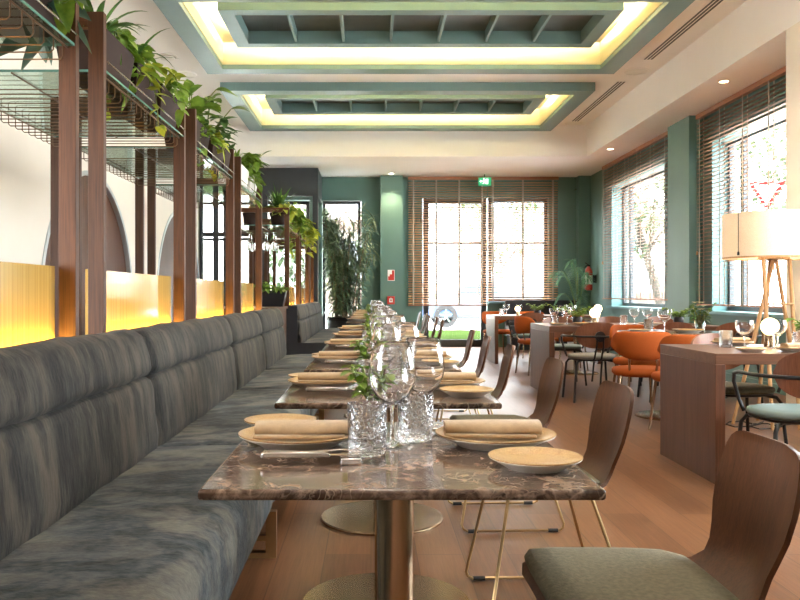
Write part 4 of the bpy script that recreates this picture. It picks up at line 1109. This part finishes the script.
MB().ball((0,0,1.56), .05, 14).build('bulb', emit('lamp bulb', (1,.74,.42), 40), t, smooth=180)
m = MB(); m.tube([(-.363,-.162,1.736),(-.363,-.162,1.42)], .0025, 5)
m.build('pull_cord', m_shadecord, t); MB().lathe([(.004,.03),(.009,.02),(.009,0),(.004,0)], 10, (-.363,-.162,1.39)).build('cord_pull', m_black, t)
cu = MB(); rc = random.Random(2)
def curl(x, y, n):
    pts = []
    for k in range(n): pts.append((x + .16*math.cos(k*.9)+.02*k, y+.12*math.sin(k*1.1)+.03*math.sin(k), .008+.002*(k%2)))
    cu.tube(pts, .005, 6)
curl(3.15,6.65,16); curl(3.0,6.75,12)
tag(cu.build('lamp_cable', m_shadecord), 'black power cable coiled on the floor under the floor lamp', 'cable')

# ------------------------------------------------------------------ street outside
S(MB().box(-30, 40, YB+.36, 60, -.14, -.02).box(XR+.36, 40, -25, YB+.36, -.14, -.02).box(-30, XR+.36, -25, YF-.32, -.14, -.02).build('ground_outside', m_pave, smooth=0))
S(MB().box(-8, 14, 18.6, 23.3, -.018, .06).build('lawn', m_grass, smooth=0))
def facade(name, label, x0, x1, y0, y1, h, face):
    t = thing(name, label, 'building', ((x0+x1)/2, (y0+y1)/2, 0)); cx, cy = (x0+x1)/2, (y0+y1)/2
    MB().box(x0-cx, x1-cx, y0-cy, y1-cy, 0, h).build('wall', m_facade, t, smooth=0)
    for z in (1.0, 4.2, 7.4):
        if z+.5 > h: continue
        if face == 'y': MB().box(x0-cx-.02, x1-cx+.02, y0-cy-.05, y0-cy-.002, z-.3, z+.12).build('band', m_facadeb, t, smooth=0)
        else: MB().box(x0-cx-.05, x0-cx-.002, y0-cy-.02, y1-cy+.02, z-.3, z+.12).build('band', m_facadeb, t, smooth=0)
        if z > 5: continue
        n = int(((x1-x0) if face == 'y' else (y1-y0))/3.2)
        for k in range(n):
            u = 1.4+3.2*k
            if face == 'y': f = MB().box(x0-cx+u, x0-cx+u+1.3, y0-cy-.04, y0-cy-.002, z+.5, z+2.4).build('window', m_winglass, t, smooth=0)
            else: f = MB().box(x0-cx-.04, x0-cx-.002, y0-cy+u, y0-cy+u+1.3, z+.5, z+2.4).build('window', m_winglass, t, smooth=0)
    return t
facade('street_building', 'pale building across the street seen through the rear blinds', -6, 16, 36, 40, 7, 'y')
def tree(label, loc, h, lean, cr, n, seed):
    rt = random.Random(seed); t = thing('street_tree', label, 'tree', loc, 0, 'street trees')
    top = V((lean[0], lean[1], h)); m = MB()
    m.tube([(0,0,0), (top.x*.3, top.y*.3, h*.4), tuple(top)], .1, 8, [.14,.11,.07])
    for k in range(6):
        a = rt.uniform(0,6.28); b = V((top.x*.7, top.y*.7, h*.75)); m.tube([b, b+V((math.cos(a)*cr*.6, math.sin(a)*cr*.6, cr*.7))], .03, 6, [.05,.015])
    m.build('trunk', m_bark, t)
    f = MB(); f.open = True
    for k in range(n):
        d = V((rt.gauss(0,1), rt.gauss(0,1), rt.gauss(0,1))).normalized()*cr*rt.uniform(.35,1)
        f.leaf(top+V((0,0,cr*.55))+d, (rt.uniform(-1,1), rt.uniform(-1,1), rt.uniform(-1,.4)), (0,0,1), rt.uniform(.15,.28), .13, .3, 'oval', 3)
    f.build('crown', m_tree, t, smooth=180)
tree('street tree with leaning trunk outside the far right window', (6.4,17.6,-.02), 2.6, (-.8,-.3), 1.5, 420, 1)
tree('leafy street tree outside the near right window', (8.2,15.6,-.02), 2.6, (.2,0), 1.6, 480, 2)
tree('leafy street tree outside the rear window', (4.6,29.0,-.02), 2.6, (.0,0), 2.2, 700, 3)
tree('leafy street tree outside the rear left window', (-1.6,20.4,-.02), 1.5, (.0,0), 1.3, 600, 4)
# yield sign
t = thing('yield_sign', 'red bordered yield sign on a post outside the near right window', 'road sign', (6.95,14.4,-.02), -.35)
MB().tube([(0,.03,0),(0,.03,3.12)], .03, 12).build('post', m_steel, t)
tri = lambda s_, y_: [(-s_*.5, y_, s_*.29), (s_*.5, y_, s_*.29), (0, y_, -s_*.577)]
def prism(p, q): return MB().add(p+q, [(0,1,2),(5,4,3),(0,3,4,1),(1,4,5,2),(2,5,3,0)])
up = Matrix.Translation((0,0,2.9))
prism(tri(.60,-.012), tri(.60,-.002)).xf(up).build('border', m_signred, t, smooth=0)
prism(tri(.40,-.0155), tri(.40,-.0122)).xf(up).build('face', m_signw, t, smooth=0)
# parked car seen under the rear blind
t = thing('parked_car', 'silver car parked beyond the lawn outside the rear door', 'car', (3.5,24.4,.10))
prof = [(-2.1,.28),(-2.15,.55),(-2.0,.78),(-1.25,.90),(-.75,1.32),(.75,1.36),(1.45,.98),(2.05,.88),(2.15,.55),(2.1,.28)]
MB().loft([[(x,y_*(.97 if z > 1 else 1),z) for x, z in prof] for y_ in (-.82,-.78,.78,.82)]).build('body', m_carp, t, smooth=30, bevel=.04)
MB().add([(x, -.835, z) for x, z in [(-1.05,.95),(-.68,1.26),(.68,1.29),(1.22,.98)]] + [(x, -.815, z) for x, z in [(-1.05,.95),(-.68,1.26),(.68,1.29),(1.22,.98)]], [(0,1,2,3),(7,6,5,4),(0,4,5,1),(1,5,6,2),(2,6,7,3),(3,7,4,0)]).build('side_window', m_cargl, t, smooth=0)
for sx in (-1.35, 1.35):
    for sy in (-1, 1):
        wv = MB().lathe([(.20,-.1),(.33,-.1),(.34,-.06),(.34,.06),(.33,.1),(.20,.1)], 28, cap=False).xf(Matrix.Translation((sx, sy*.76, .34)) @ Matrix.Rotation(PI/2,4,'X')).build('wheel', m_tyre, t)
        h = MB().lathe([(.001,-.07),(.06,-.07),(.07,-.05),(.001,-.05)], 20)
        for k in range(5):
            a = 2*PI*k/5; h.box(-.02,.02,.05,.2,-.065,-.05); 
        h2 = MB().lathe([(.001,-.075),(.06,-.075),(.06,.075),(.001,.075)], 16)
        for k in range(5):
            q = MB().box(-.022,.022,.05,.205,-.07,.07).xf(Matrix.Rotation(2*PI*k/5,4,'Z')); h2.add(q.v, q.f)
        h2.xf(Matrix.Translation((sx, sy*.76, .34)) @ Matrix.Rotation(PI/2,4,'X')).build('rim', m_chrome, wv)
MB().box(-2.12,2.12,-.825,.825,.36,.52).build('side_skirt', m_carb, t, smooth=0)

# ------------------------------------------------------------------ light
wd = bpy.data.worlds.new('world'); SC.world = wd; wd.use_nodes = True
bg = wd.node_tree.nodes['Background']; bg.inputs['Color'].default_value = (.95,.97,1,1); bg.inputs['Strength'].default_value = 8.5
def portal(loc, rot, sx, sy):
    l = bpy.data.lights.new('daylight_portal', 'AREA'); l.shape = 'RECTANGLE'; l.size = sx; l.size_y = sy; l.cycles.is_portal = True
    o = bpy.data.objects.new('daylight_portal', l); COL.objects.link(o); o.location = loc; o.rotation_euler = rot
for a, b in ropen: portal((XR+.33, (a+b)/2, (WZ0+WZ1)/2), (0, PI/2, 0), WZ1-WZ0, b-a)
portal((2.35, YB+.33, 1.55), (-PI/2,0,0), 2.6, 3.1)
portal((-2.55, YB+.33, 1.5), (-PI/2,0,0), 2.6, 3.0)
for i, (lx, ly, pw) in enumerate([(.05,1.3,26),(.05,3.6,40),(.05,6.0,50),(2.6,2.6,60),(2.6,5.1,60),(.05,10.8,70),(2.6,7.2,60),(2.6,11.2,70)]):  # added fill spots without fixtures, to brighten tables and floor
    l = bpy.data.lights.new('fill_spot', 'SPOT'); l.energy = pw; l.color = (1,.88,.72); l.spot_size = 1.9; l.spot_blend = 1; l.shadow_soft_size = .25
    o = bpy.data.objects.new('fill_spot', l); COL.objects.link(o); o.location = (lx, ly, 3.9)
sn = bpy.data.lights.new('sun', 'SUN'); sn.energy = 6; sn.angle = .02; sn.color = (1,.95,.88)
so = bpy.data.objects.new('sun', sn); COL.objects.link(so); so.rotation_euler = V((.25,.62,-.80)).to_track_quat('-Z','Y').to_euler()
SC.view_settings.view_transform = 'Standard'; SC.view_settings.look = 'None'; SC.view_settings.gamma = 1; SC.view_settings.use_curve_mapping = False
SC.view_settings.exposure = 1.82
c = SC.cycles
c.use_denoising = True; c.max_bounces = 20; c.diffuse_bounces = 5; c.glossy_bounces = 8; c.transmission_bounces = 16; c.transparent_max_bounces = 24
c.caustics_reflective = False; c.caustics_refractive = False; c.sample_clamp_indirect = 6; c.blur_glossy = .5
